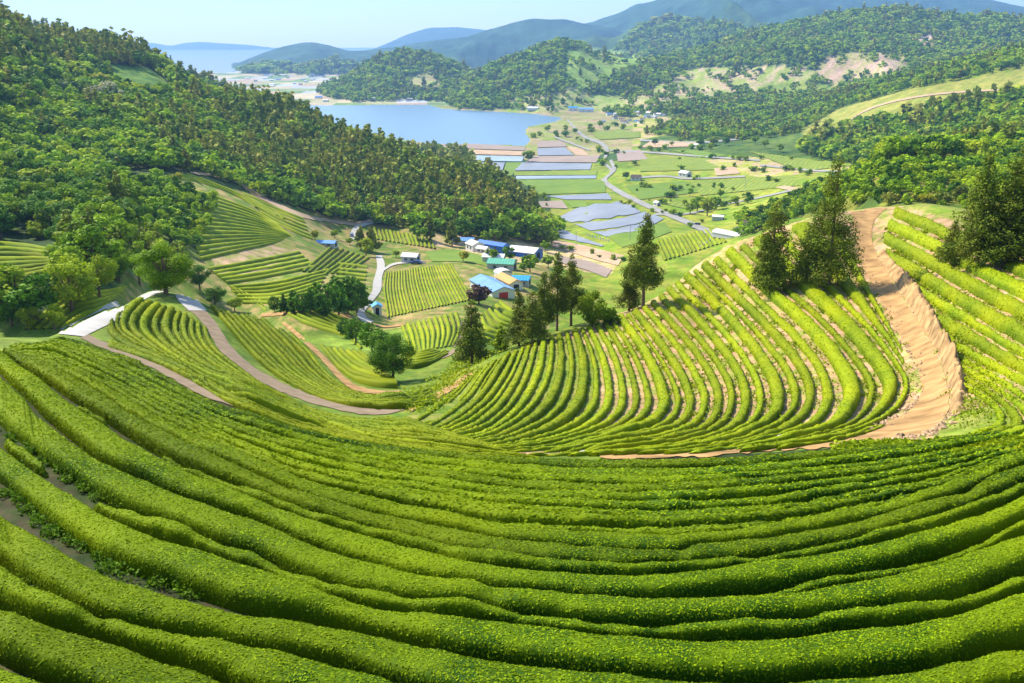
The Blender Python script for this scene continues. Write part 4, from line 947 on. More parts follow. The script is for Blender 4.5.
hero(166, 294, 54, 'round', BROAD, 'big spreading light green tree beside the concrete lane', 'spreading_tree', 'tree', None, 1.62, 8000, .030, 40, dmax=160)
hero(140, 285, 34, 'broad', BROAD, 'smaller light green tree leaning on the left of the spreading one', 'spreading_tree', 'tree', None, 1.2, 2200, .05, 41, dmax=260)
for k, (x, y, h, m_, wd) in enumerate([(72, 312, 62, BROAD, 1.25), (100, 298, 46, BROAD, 1.1), (38, 322, 40, BROAD_D, 1.3), (12, 326, 44, BROAD_D, 1.2), (55, 330, 26, BROAD, 1.3), (28, 330, 26, BROAD, 1.3), (-20, 325, 40, BROAD_D, 1.3), (120, 282, 36, BROAD, 1.1), (88, 322, 18, BROAD, 1.3), (215, 305, 22, BROAD_D, 1.4), (235, 312, 16, BROAD, 1.4), (200, 290, 26, BROAD_D, 1.3)]):
    hero(x, y, h, 'broad' if k % 3 else 'round', m_, ('light' if m_ is BROAD else 'dark')+' green leafy tree on the bank left of the concrete yard' if k < 9 else 'leafy shrub below the big spreading tree', 'leafy_tree', 'tree', 'leafy trees round the concrete yard' if k < 9 else 'shrubs below the spreading tree', wd, 2200, .05, 50+k, dmin=85, dmax=260)
for k, (x, y, h) in enumerate([(281, 312, 20), (290, 314, 24), (299, 314, 28), (308, 314, 28), (317, 315, 34), (326, 315, 36), (335, 315, 42), (345, 316, 46), (354, 315, 46), (363, 313, 40), (322, 308, 30), (340, 307, 36), (357, 306, 38), (370, 310, 30), (302, 309, 22), (331, 318, 24)]):
    hero(x-6, y, h*.88, 'round' if k % 3 == 0 else 'conifer', BROAD_D, 'dark '+('rounded' if k % 3 == 0 else 'pointed')+' tree of the small wood beside the winding road, '+('its taller right half' if x > 325 else 'its lower left half'), 'wood_tree', 'tree', 'dark wood beside the winding road', 1.3 if k % 3 else 1.0, 900, .08, 70+k % 5, dmin=170, dmax=330)
hero(479, 304, 22, 'round', PURP, 'reddish purple tree in front of the long blue roofed shed', 'purple_tree', 'tree', None, 1.5, 900, .09, 90, dmin=200, dmax=500)
VT = [(463,262,12,YELL),(452,246,26,CONI),(430,240,24,CONI),(418,240,18,BROAD),(396,258,8,BROAD),(482,232,26,BROAD),(500,240,22,BROAD),(538,243,30,BROAD),(517,238,30,BROAD),(552,246,16,BROAD),(545,252,12,BROAD),
      (372,252,26,CONI),(361,250,24,CONI),(366,256,18,BROAD),(491,262,14,BROAD),(509,262,16,BROAD_D),(530,272,18,BROAD),(548,268,14,BROAD),(495,243,14,BROAD),(485,243,12,BROAD),(462,240,22,BROAD_D),(524,272,10,BROAD),(315,240,10,YELL),(335,238,9,BROAD),(350,245,8,BROAD),
      (626,180,8,BROAD_D),(697,212,16,BROAD),(707,216,18,BROAD),(714,210,14,BROAD),(690,214,12,BROAD),(700,206,10,BROAD),(720,198,9,BROAD),(735,206,10,BROAD),(748,204,12,BROAD_D),(690,196,8,BROAD),(684,206,7,BROAD),(528,162,11,BROAD),(531,158,8,BROAD),
      (640,150,5,BROAD),(655,146,7,BROAD_D),(700,147,10,BROAD_D),(713,146,9,BROAD),(725,146,9,BROAD_D),(742,142,9,BROAD),(755,144,8,BROAD),(672,146,5,BROAD),(765,148,8,BROAD),(780,152,8,BROAD),(565,132,7,BROAD),(575,134,6,BROAD),(590,130,6,BROAD_D),(548,132,7,BROAD),(556,136,6,BROAD_D),(600,128,7,BROAD),
      (760,216,12,BROAD),(775,210,12,BROAD),(770,224,14,BROAD),(745,216,10,BROAD),(690,228,6,BROAD),(756,232,12,BROAD),(768,234,12,BROAD),(662,214,4,BROAD),(733,191,4,BROAD)]
def AR(x, y):
    if x < 345: return 'beside the blue roofed shelter on the terraces'
    if x < 440: return 'at the top of the valley tea field'
    if y > 228 and x < 560: return 'among the farm sheds and houses'
    if x > 740 and y > 200: return 'on the bank below the knoll, right of the greenhouse'
    if y > 190: return 'by the lower valley road near the greenhouse'
    if y < 140 and x < 610: return 'near the lake road at the corner of the lake'
    if y < 158 and x >= 610: return 'along the upper valley track below the wooded hill'
    return 'among the mulched fields and barns of the valley floor'
for k, (x, y, h, m_) in enumerate(VT):
    D_ = at(x, y, 170).y
    hero(x, y, h, 'conifer' if m_ is CONI else 'broad', m_, {'yellow_shrub_leaf': 'yellow flowering shrub in the valley', 'conifer_needles': 'brownish conifer above the valley farm', 'broadleaf_leaf': 'light green tree '+AR(x, y), 'broadleaf_leaf_dark': 'dark green tree '+AR(x, y)}[m_.name],
         'valley_tree', 'tree', 'single trees among the valley fields', 1.35, 380, .12, 100+k % 7, dmin=170)
rb = random.Random(11); k = 0
BL = [[(612,166),(680,168),(760,170),(840,176)],[(640,190),(700,188),(780,182)],[(620,204),(660,212),(700,224)],[(600,154),(650,156),(720,160),(800,158)],[(530,138),(570,134),(620,128),(660,122)],[(640,152),(690,150),(740,146)],[(650,202),(720,206),(780,200)],[(664,198),(700,180)],[(510,182),(545,200),(556,216)],[(560,246),(620,262),(650,250)],[(565,136),(600,150),(606,176)],[(780,170),(830,176),(900,176)],[(500,262),(540,262),(580,276)],[(530,210),(545,216)]]
for pl in BL:
    q = catmull(pl, 60)
    for i in range(int(5+len(pl)*2)):
        j = rb.randrange(60); x, y = q[j][0]+rb.uniform(-4, 4), q[j][1]+rb.uniform(-2.2, 2.2)
        hero(x, y, rb.uniform(2.5, 6.5), 'bush', rb.choice([BROAD, BROAD, BROAD_D]), 'small green bush on a field bank '+('below the farm sheds' if y > 235 else 'near the lower valley road' if y > 195 else 'around the lone barns' if y > 160 else 'toward the head of the valley'), 'bush', 'bush', 'small bushes between the valley fields', rb.uniform(1, 1.8), 150, .2, 130+k % 4, dmin=350); k += 1
# ---- woods
def node(X, Y):
    u = np.clip(X/Y, UU[0], UU[-1]); v = np.clip(np.log(Y), VV[0], VV[-1])
    return np.round((u-UU[0])/(UU[1]-UU[0])).astype(int), np.round((v-VV[0])/(VV[1]-VV[0])).astype(int)
GM = np.maximum.accumulate(G, axis=1)
FT = np.zeros((NU, NV), np.int8)     # 1 leafy wood, 2 conifer wood, 3 scrub, 4 mixed
def zone(pl, d0, d1, k): FT[poly(pl, d0, d1)] = k
zone([(-900,-600),(0,0),(140,50),(200,75),(300,105),(560,232),(548,246),(460,237),(330,220),(270,200),(200,172),(130,170),(125,200),(130,240),(-900,244)], 205, 1500, 1)
zone([(140,120),(300,105),(420,140),(500,185),(540,215),(450,225),(330,214),(235,180),(160,150)], 380, 1400, 4)
zone([(-900,-600),(0,0),(140,50),(160,62),(110,75),(30,70),(-100,60)], 380, 1500, 2)
FT[(YG > 1000) & (UG < -.08) & (Z > -143) & (YG < 2300)] = 4
zone([(108,64),(150,68),(165,80),(178,94),(150,98),(112,84)], 300, 1300, 0)
zone([(-900,240),(-900,320),(-60,325),(-40,285),(60,283),(64,246),(132,240),(130,275),(100,300),(60,320),(-10,325),(-300,345)], 120, 420, 1)
zone([(-200,244),(64,248),(68,310),(-200,310)], 100, 420, 0)
zone([(128,180),(165,182),(215,205),(208,232),(190,262),(140,270),(128,240)], 150, 560, 3)
zone([(640,140),(700,128),(800,125),(830,120),(820,140),(800,150),(840,166),(960,130),(1300,60),(1300,172),(1000,168),(920,172),(880,168),(800,162),(760,168),(700,150),(640,150)], 560, 2500, 0)
zone([(812,142),(840,136),(900,120),(960,108),(1024,98),(1300,70),(1300,168),(920,168),(860,166),(815,160),(800,152)], 400, 2500, 1)
zone([(640,134),(690,118),(760,122),(800,118),(850,96),(940,78),(1024,56),(1300,10),(1300,30),(1024,72),(900,96),(845,112),(805,134),(760,138),(700,140)], 560, 2700, 1)
FT[(YG > 1450) & (YG < 2700) & (UG > .1) & (Z > -141) & (FT == 0) & (n1[..., 0] > -.25)] = 1
zone([(800,132),(840,108),(900,92),(1024,68),(1300,20),(1300,80),(1024,96),(960,106),(900,116),(850,132),(810,142)], 700, 2500, 0)
zone([(775,186),(820,165),(900,168),(1300,150),(1300,200),(960,212),(935,203),(845,205),(800,218),(740,240),(735,225),(770,215)], 170, 620, 3)
FT[wood & (YG > 2000)] = 1
for pl, a, b in clear: FT[poly(pl, 1200, 5200) & (n2[..., 0] < .22)] = 0
for pl in ([(850,205),(840,190),(870,186),(900,200)],): zone(pl, 5, 100, 0)
bt, bn, bs = [], [], []
indiv = []; stuff = []
def cands(d0, d1, k):
    """jittered positions whose spacing grows with distance"""
    out = []; y = d0
    while y < d1:
        s = sp_of(y, k); xs = np.arange(-.8*y, .8*y, s); n = len(xs)
        out.append(np.stack([xs+RNG.uniform(-.42, .42, n)*s, y+RNG.uniform(-.42, .42, n)*s, np.full(n, s)], 1)); y += s
    return np.vstack(out)
def sp_of(y, k):
    if k == 3: return max(4.0, y*.011)
    return max(5.2, y*.0080) if y < 1300 else max(9.5, y*.0044)
def visible(X, Y, top):
    i, j = node(X, Y); j2 = np.maximum(j-2, 0)
    return (top/Y >= GM[i, j2]-.001) & (np.abs(X/Y) < .60)
for d0, d1, k in ((120, 5100, 0), (150, 640, 3)):
    c = cands(d0, d1, k); X, Y, S = c.T; i, j = node(X, Y); f = FT[i, j]
    m = (f == 3) if k == 3 else ((f > 0) & (f != 3))
    X, Y, S, f = X[m], Y[m], S[m], f[m]; z = zat(X, Y)
    hh = S*np.where(f == 3, 1.05, np.where(Y < 1300, 1.5, 1.0))*RNG.uniform(.55, 1.4, len(X))
    pc = np.select([f == 2, f == 4, f == 1], [.85, .62, np.where(Y < 1300, .12, .1)], .12)
    con = RNG.random(len(X)) < np.clip(pc+.5*fbm(X/60, Y/60, 0, 2, 40), 0, 1)*(f != 3)
    vis = visible(X, Y, z+hh)
    thin = np.random.default_rng(5).random(len(X)) < .93
    for a in zip(X[vis & thin], Y[vis & thin], z[vis & thin], hh[vis & thin], con[vis & thin], f[vis & thin]): indiv.append(a)
indiv.sort(key=lambda a: a[1])
print('forest trees', len(indiv))
ALT = {}
cnt = {'b': 0, 'c': 0, 's': 0}; rest = []
def lod(y): return 0 if y < 480 else 1 if y < 1000 else 2 if y < 1900 else 3
for (X, Y, z, h, con, f) in indiv:
    inv = abs(X/Y) < .54
    key = 's' if f == 3 else ('c' if con else 'b')
    if inv and cnt[key] < {'b': 230, 'c': 170, 's': 90}[key] and Y > 125:
        cnt[key] += 1; sd = random.randrange(5); px_, py_ = proj(X/Y, z/Y)
        ar = ('on the slope behind the right hand cedars' if px_ > 700 else 'on the steep bank left of the terraces' if px_ < 130 and py_ > 190 else 'high on the left hillside' if px_ < 200 else 'at the lower forest edge above the farm' if py_ > 195 else 'in the middle of the left hillside forest')
        nq = 1500 if Y < 330 else 420 if Y < 480 else 200; qs = .055 if Y < 330 else .10
        if key == 'c': tree('conifer_tree', 'slim brownish green conifer '+ar, 'tree', 'conifers in the hillside forest', (X, Y, z-.3), h*1.35, 'conifer', nq, qs, 200+sd, CONI, 1.35)
        elif key == 'b':
            m_ = BROAD_D if RNG.random() < .35 else BROAD
            tree('forest_tree', ('dark' if m_ is BROAD_D else 'light')+' leafy forest tree '+ar, 'tree', 'leafy trees in the hillside forest', (X, Y, z-.3), h, 'broad', nq, qs*1.1, 210+sd, m_, 1.35)
        else: tree('shrub', 'leafy shrub on the scrubby slope '+('behind the knoll' if px_ > 600 else 'left of the terraced hillside'), 'shrub', 'shrubs on the scrubby slopes', (X, Y, z-.3), h, 'bush', 160, .2, 220+sd, BROAD if RNG.random() < .6 else CONI, 1.0)
    else: rest.append((X, Y, z, h, con, f))
print('individual', cnt, 'mass', len(rest))
LODQ = [(260, .13), (110, .17), (54, .25), (30, .34)]
def mass(items, name, mat, kind):
    Vs, Ts = [], []
    for L_ in range(4):
        it = [a for a in items if lod(a[1]) == L_]
        if not it: continue
        nq, sz = LODQ[L_]; protos = [crown(kind, nq, sz, 300+s) for s in range(6)]
        A = np.array([(a[0], a[1], a[2], a[3]) for a in it]); r = np.random.default_rng(L_+5)
        pi = r.integers(0, 6, len(A)); an = r.uniform(0, 6.28, len(A)); wd = r.uniform(1.1, 1.6, len(A))*np.where(A[:, 1] > 4800, 2.2, 1)*(.85 if kind == 'conifer' else 1); dt = r.uniform(-.25, .25, len(A))
        for s in range(6):
            m = pi == s
            if not m.any(): continue
            q, t, _ = protos[s]; B = A[m]; ca, sa = np.cos(an[m])[:, None, None], np.sin(an[m])[:, None, None]
            H = (B[:, 3]*(1.45 if kind == 'conifer' else 1))[:, None, None]; W = H*wd[m][:, None, None]
            x = (q[None, ..., 0]*ca-q[None, ..., 1]*sa)*W+B[:, 0, None, None]; y = (q[None, ..., 0]*sa+q[None, ..., 1]*ca)*W+B[:, 1, None, None]
            zz = q[None, ..., 2]*H+B[:, 2, None, None]-.4
            Vs.append(np.stack([x, y, zz], -1).reshape(-1, 3)); Ts.append(np.repeat(np.clip(t[None]+dt[m][:, None], 0, 1).ravel(), 4))
    V = np.vstack(Vs); o = mk(name, V, [np.arange(len(V)).reshape(-1, 4)], mat, attrs={'tint': np.concatenate(Ts)})
    print(name, len(V)//4); return o
leafy = [a for a in rest if not a[4]]
tag(mass([a for k, a in enumerate(leafy) if k % 3], 'forest', BROAD, 'broad'), 'leafy woods covering the hillsides', 'forest', kind='stuff')
tag(mass([a for k, a in enumerate(leafy) if k % 3 == 0], 'forest', BROAD_D, 'broad'), 'darker leafy trees of the hillside woods', 'forest', kind='stuff')
tag(mass([a for a in rest if a[4]], 'forest', CONI, 'conifer'), 'conifer woods on the hillsides', 'forest', kind='stuff')
for k, (x, y, h, m_) in enumerate([(97,104,18,BLOSSOM),(107,102,20,BLOSSOM),(116,104,15,BLOSSOM),(62,92,12,BLOSSOM),(124,108,10,BLOSSOM),(100,90,16,YELL),(3,98,14,BLOSSOM),(142,102,10,BLOSSOM),(185,104,8,BLOSSOM),(178,184,12,YELL),(112,212,12,YELL),(925,202,9,YELL),(934,203,8,YELL)]):
    hero(x, y, h, 'broad' if k < 11 else 'bush', m_, ('cream white blossoming tree' if m_ is BLOSSOM else 'bright yellow green tree')+' standing out of the woods' if k < 11 else 'bright yellow bush at the edge of the tea slope', 'blossom_tree' if m_ is BLOSSOM else 'yellow_tree', 'tree' if k < 11 else 'bush', 'pale blossoming and yellow trees', 1.5, 420, .1, 400+k % 4, dmin=180 if k < 11 else 5)
# ---------------------------------------------------------------- buildings
def shed(name, label, cat, px, py, w_, l_, hw, hr, ang, wall, roof, door=None, dmin=170, group=None, windows=2, arch=False, loc=None):
    w_, l_, hw, hr = w_*.9, l_*.9, hw*.9, hr*.9
    p = loc if loc is not None else at(px, py, dmin); e = empty(name, p, R(ang)); tag(e, label, cat, group)
    x, y = w_/2, l_/2
    m = MB(); m.prism([(-x, -.8), (x, -.8), (x, hw), (0, hw+hr), (-x, hw)], -y, y, 'y'); m.build('wall', wall, e)
    rf = MB(); t = .12+.01*w_; ov = .35
    if arch:
        k = 9; ps = [(x*1.03*math.cos(math.pi*i/(k-1)), hw+.03+(hr+.25)*math.sin(math.pi*i/(k-1))) for i in range(k)]
        qs = [(a*1.04, b+t) for a, b in ps]
        rf.prism([(a, b) for a, b in ps]+[(a, b) for a, b in qs[::-1]], -y-.2, y+.2, 'y')
    else:
        sl = hr/x
        for s in (-1, 1):
            rf.prism([(0, hw+hr+.02), (s*(x+ov), hw-ov*sl+.02), (s*(x+ov), hw-ov*sl+t), (0, hw+hr+t)][::s], -y-ov, y+ov, 'y')
    rf.build('roof', roof, e)
    if door:
        MB().box(-min(1.6, w_*.2), min(1.6, w_*.2), -y-.06, -y+.02, 0, min(hw*.85, 3.0)).build('door', door, e)
    for i in range(windows):
        yy = -y+(i+.7)*l_/(windows+.4)
        for s in (-1, 1): MB().box(min(s*x, s*(x+.05)), max(s*x, s*(x+.05)), yy-.7, yy+.7, hw*.4, hw*.75).build('window', GLASS, e)
    return e
B = shed
B('long_shed', 'long white shed with a big pale blue roof and a red door in its gable', 'shed', 492, 292, 9, 22, 2.8, 1.6, 24, WHITE, PALEB_R, RED)
B('shed', 'white walled shed with an orange yellow roof beside the long blue roofed one', 'shed', 509, 287, 5.5, 14, 3.0, 1.4, 24, WHITE, ORANGE_R, DARK)
B('shed', 'small white round topped shelter at the head of the orange roof', 'shed', 503, 279, 6, 5, 2.6, 1.2, 24, WHITE, WHITE, DARK, arch=True, windows=0)
B('canopy_shed', 'low shed under a bright cyan blue sheet roof', 'shed', 521, 284, 8, 7, 2.4, .8, 80, GREYW, CYAN_R, DARK)
B('shed', 'open shed with a mint green roof above dark posts', 'shed', 502, 269, 8, 12, 3.2, 1.5, 78, GREYW, GREEN_R, DARK)
B('shed', 'grey white roofed shed just behind the mint green roof', 'shed', 494, 262, 5, 10, 2.8, 1.2, 78, GREYW, WHITE, DARK)
B('hall', 'large hall with a white sloping roof edged in bright blue', 'hall', 525, 257, 11, 16, 3.6, 2.0, 62, BLUE_D, WHITE, DARK)
B('hall', 'long low building wrapped in dark blue sheeting', 'hall', 493, 250, 6, 18, 3.4, 1.2, 52, BLUE_D, BLUE_D, DARK)
B('farmhouse', 'white farmhouse with a dark window facing the tea field', 'house', 475, 251, 7, 8, 4.0, 1.5, 30, WHITE, WHITE, DARK)
B('shed', 'low shed with a pale cyan blue roof at the forest edge', 'shed', 462, 245, 6, 13, 3.0, 1.2, 82, GREYW, PALEB_R, DARK)
B('shed', 'white shed with stacked goods left of the dark blue building', 'shed', 483, 253, 4, 6, 2.6, 1.0, 55, WHITE, WHITE, DARK)
B('hut', 'small white hut with a bright blue roof at the foot of the winding road', 'hut', 377, 314, 2.5, 3.0, 2.7, .7, 14, WHITE, CYAN_R, DARK, windows=1)
B('pavilion', 'white roofed pavilion with a dark open bay at the top of the tea field', 'pavilion', 411, 262, 5, 7.5, 3.0, 1.3, 72, GREYW, WHITE, DARK)
B('shelter', 'flat shelter with a blue roof among the upper terraces', 'shelter', 327, 246, 5, 9, 1.8, .8, 78, GREYW, BLUE_R, DARK)
B('greenhouse', 'long white plastic greenhouse beside the valley road', 'greenhouse', 729, 237, 7, 20, 1.6, 1.6, 38, WHITE, WHITE, None, arch=True, windows=0)
B('shelter', 'white roofed roadside shelter behind the greenhouse', 'shelter', 718, 220, 5, 8, 2.8, 1.0, 70, GREYW, WHITE, DARK, windows=0)
B('house', 'grey purple roofed house right of the greenhouse', 'house', 752, 230, 8, 10, 3.0, 2.0, 60, WHITE, PURPLE_R if 'PURPLE_R' in globals() else DARKROOF, DARK)
B('house', 'small farmhouse with a dark roof in the yellow green fields', 'house', 636, 180, 7, 10, 3.0, 2.4, 70, WHITE, DARKROOF, RED)
B('shed', 'white barn standing alone in the yellow green fields', 'barn', 685, 177, 9, 11, 4.5, 2.2, 40, WHITE, WHITE, DARK)
B('shed', 'small white shed at the bend of the valley road', 'shed', 657, 206, 4, 5, 3.0, 1.2, 30, WHITE, WHITE, DARK, windows=1)
B('shed', 'tiny white shed far up the right side of the valley', 'shed', 697, 148, 7, 8, 4.5, 1.6, 30, WHITE, WHITE, DARK, windows=1)
B('shed', 'tiny white shed near the foot of the bare slope', 'shed', 747, 131, 7, 8, 4.5, 1.6, 10, WHITE, WHITE, DARK, windows=1)
B('factory_shed', 'long white shed with a pale blue roof by the far lake shore', 'shed', 586, 112, 18, 36, 7, 3, 85, WHITE, PALEB_R, DARK)
B('factory_shed', 'shorter blue and white shed left of the long one by the far shore', 'shed', 573, 111, 14, 22, 8, 3, 85, WHITE, CYAN_R, DARK)
B('factory_shed', 'white waterside shed at the lake corner', 'shed', 533, 110, 12, 26, 5, 3, 80, WHITE, WHITE, DARK)
rv = random.Random(3)
roofs = [WHITE, DARKROOF, PALEB_R, GREYW, DARKROOF, ROCK]
hs_ = [(rv.uniform(602, 655), rv.uniform(113, 124)) for _ in range(22)]+[(rv.uniform(640, 668), rv.uniform(110, 116)) for _ in range(6)]
for x, y in hs_: B('house', 'village house in the cluster beyond the head of the lake road', 'house', x, y, rv.uniform(7, 9), rv.uniform(8, 13), rv.uniform(3, 4), rv.uniform(1.5, 2.5), rv.uniform(0, 180), WHITE, rv.choice(roofs), None, windows=1, group='village houses beyond the lake road')
hs_ = [(rv.uniform(318, 432), rv.uniform(92, 102)) for _ in range(18)]+[(rv.uniform(225, 350), rv.uniform(74, 88)) for _ in range(22)]+[(rv.uniform(300, 360), rv.uniform(64, 72)) for _ in range(8)]
for x, y in hs_: B('house', 'white farm building scattered over the far plain of small fields', 'house', x, y, rv.uniform(8, 11), rv.uniform(12, 24), rv.uniform(3.5, 5), rv.uniform(2, 3), rv.uniform(60, 120), WHITE, rv.choice([WHITE, WHITE, GREYW, PALEB_R, DARKROOF]), None, windows=1, group='farm buildings on the far plain')
# vehicles
def car(name, label, px, py, col, ang, dmin=170, van=False):
    p = at(px, py, dmin); e = empty(name, p+Vector((0, 0, .05)), R(ang)); tag(e, label, 'van' if van else 'car')
    m_ = plain('car_paint_'+name+str(px), col, .3, .5, .05)
    pr = [(-2.2, .35), (2.2, .35), (2.25, .85), (1.2, 1.0), (.6, 1.5), (-1.5, 1.55), (-2.1, 1.0), (-2.25, .8)] if not van else [(-2.4, .35), (2.3, .35), (2.35, 1.0), (1.8, 1.2), (1.4, 2.0), (-2.35, 2.05), (-2.45, .8)]
    MB().prism([(a, z) for a, z in pr], -.85, .85, 'x').build('body', m_, e)
    zt = 1.48 if not van else 1.85
    MB().box(-.87, .87, -1.3, .7, 1.02, zt-.08).build('window', GLASS, e)
    for sx in (-.8, .8):
        for sy in (-1.4, 1.4):
            MB().tube([(sx-.1, sy, .33), (sx+.1, sy, .33)], [.33, .33], 12).build('wheel', DARK, e)
    return e
car('parked_car', 'dark teal car parked beside the greenhouse', 738, 230, (.01, .12, .15), 60)
car('parked_car', 'dark car on the bend of the valley road near the greenhouse', 697, 225, (.03, .03, .05), 60)
car('parked_van', 'grey van standing on the track below the terraces', 352, 237, (.2, .22, .28), 10, van=True)
car('parked_car', 'small dark car under the open bay of the white pavilion', 416, 264, (.03, .06, .2), 80)
# white posts by the mulched fields
for k in range(9):
    p = at(587+k*2.7, 235.5+k*.75, 170); e = empty('marker_post', p); tag(e, 'white marker post on the dike of the mulched fields', 'post', 'white posts on the dike')
    MB().tube([(0, 0, -.3), (0, 0, 1.3), (0, 0, 1.5)], [.32, .28, .1], 6).build('post', WHITE, e)
    MB().box(-.45, .45, -.45, .45, -.3, .15).build('base', GREYW, e)
# utility poles
for k, (x, y, h) in enumerate([(630, 240, 18), (612, 198, 12), (576, 247, 16), (533, 236, 16), (677, 199, 9), (745, 190, 9)]):
    p = at(x, y, 170); H_ = 9.0; e = empty('utility_pole', p); tag(e, 'thin grey utility pole beside the valley fields', 'pole', 'utility poles in the valley')
    MB().tube([(0, 0, -.5), (0, 0, H_)], [.17, .12], 6).build('pole', GREYW, e); MB().box(-.9, .9, -.06, .06, H_-1.0, H_-.85).build('crossarm', GREYW, e)
# concrete retaining wall by the yard and stones on the road edge
A = catmull([(116, 301), (125, 302), (134, 296), (137, 290)], 14); Hh = hit(A[:, 0], A[:, 1], 0, 60, 170); Hh = Hh[~np.isnan(Hh[:, 0])]
if len(Hh) > 2:
    n = len(Hh); d = np.gradient(Hh, axis=0); nr_ = np.stack([-d[:, 1], d[:, 0], 0*d[:, 0]], 1); nr_ /= np.linalg.norm(nr_, axis=1)[:, None]
    V = np.concatenate([Hh-[0, 0, .4], Hh+[0, 0, 1.1], Hh+nr_*.25+[0, 0, 1.1], Hh+nr_*.25-[0, 0, .4]])
    fs = [(a*n+i, a*n+i+1, ((a+1) % 4)*n+i+1, ((a+1) % 4)*n+i) for a in range(4) for i in range(n-1)]
    o = mk('retaining_wall', V, [np.array(fs), np.array([(0, n, 2*n, 3*n), (n-1, 2*n-1, 3*n-1, 4*n-1)])], GREYW); tag(o, 'low grey concrete wall at the upper edge of the concrete yard', 'wall')
def stone(px, py, s, seed, label, group=None):
    import bmesh
    bm = bmesh.new(); bmesh.ops.create_icosphere(bm, subdivisions=2, radius=1)
    for v in bm.verts:
        f = 1+.28*float(noise3(v.co.x*1.6+seed, v.co.y*1.6, v.co.z*1.6, seed)); v.co = Vector((v.co.x*s*f*1.2, v.co.y*s*f, v.co.z*s*f*.65))
    me = bpy.data.meshes.new('stone'); bm.to_mesh(me); bm.free(); me.materials.append(STONE); o = bpy.data.objects.new('stone', me); COL.objects.link(o); o.location = at(px, py)+Vector((0, 0, s*.25))
    return tag(o, label, 'stone', group)
STONE = plain('pale_stone', (.38, .34, .29), .9, .1, .3, 3, .5)
for k, (x, y, s, lb) in enumerate([(583, 455, .25, 'pale flat stone at the left end of the thin dirt strip'), (784, 440, .3, 'pale stone against the hedge on the inner side of the road bend'), (869, 445, .2, 'small white stone on the grassy edge of the bend'), (898, 450, .25, 'flat pale stone in the weeds below the bend'), (624, 452, .18, 'small brown stone on the thin dirt strip'), (575, 200, 1, None)]):
    if lb: stone(x, y, s, k, lb)
# rough earth bank right of the dirt road
def bank():
    A = catmull([(876,255),(886,272),(904,298),(924,332),(942,365),(950,397),(947,415)], 160); Bc = catmull([(886,248),(900,264),(921,290),(942,325),(960,360),(968,392),(961,415)], 160)
    m = 12; P = np.array([A*(1-t)+Bc*t for t in np.linspace(0, 1, m)]); h = hit(P[..., 0].ravel(), P[..., 1].ravel(), 0, 20, 170).reshape(m, 160, 3)
    t = np.linspace(0, 1, m)[:, None]; e = np.sin(np.linspace(0, math.pi, 160))[None]**.4
    up = np.clip(t*2.6, 0, 1)*np.clip((1-t)*2.2+.02, 0, 1)*e
    nz = fbm(h[..., 0]*1.3, h[..., 1]*1.3, 0, 3, 77)+.5*np.abs(fbm(h[..., 0]*3.5, h[..., 1]*3.5, 0, 3, 78))
    h[..., 2] += up*(.95+.9*nz)-.06
    i, j = np.meshgrid(np.arange(m-1), np.arange(159), indexing='ij'); a = (i*160+j).ravel(); Fq = np.stack([a, a+1, a+161, a+160], 1)
    if np.isnan(h).any(): return
    o = mk('earth_bank', h.reshape(-1, 3), [Fq[:, ::-1]], ROCK, smooth=True); tag(o, kind='structure')
bank()
def pebbles():
    r = np.random.default_rng(21); ico = np.array([(0,0,1),(.9,0,.1),(.28,.86,.1),(-.73,.53,.1),(-.73,-.53,.1),(.28,-.86,.1),(0,0,-.6)])
    fc = np.array([(0,1,2),(0,2,3),(0,3,4),(0,4,5),(0,5,1),(6,2,1),(6,3,2),(6,4,3),(6,5,4),(6,1,5)]); Vs = []; Fs = []
    Ec = catmull([(880,252),(893,272),(912,298),(932,332),(950,365),(958,397),(952,418),(930,434),(880,443)], 300)
    Lc = catmull([(857,250),(867,275),(885,310),(904,345),(919,370),(920,392),(904,413),(870,430)], 300)
    for k in range(650):
        c = Ec if k % 3 else Lc; q = c[r.integers(0, 300)]; h = hit([q[0]+r.normal(0, 3.5)], [q[1]+r.normal(0, 1.5)], 0, 20, 170)[0]
        if np.isnan(h[0]): continue
        s_ = r.uniform(.04, .14)*(1.6 if r.random() < .1 else 1); v = ico*s_*(1+r.uniform(-.3, .3, (7, 1)))*[1.2, 1, .7]; a = r.uniform(0, 6.28)
        v = np.stack([v[:, 0]*math.cos(a)-v[:, 1]*math.sin(a), v[:, 0]*math.sin(a)+v[:, 1]*math.cos(a), v[:, 2]], 1)+h+[0, 0, .06+s_*.2]
        Fs.append(fc+7*len(Vs)); Vs.append(v)
    tag(mk('pebbles', np.vstack(Vs), [np.vstack(Fs)], STONE_E), 'loose stones along the edges of the dirt road', 'stones', kind='stuff')
STONE_E = plain('earthy_stone', (.40, .27, .16), .9, .1, .5, 1.5, .5)
pebbles()
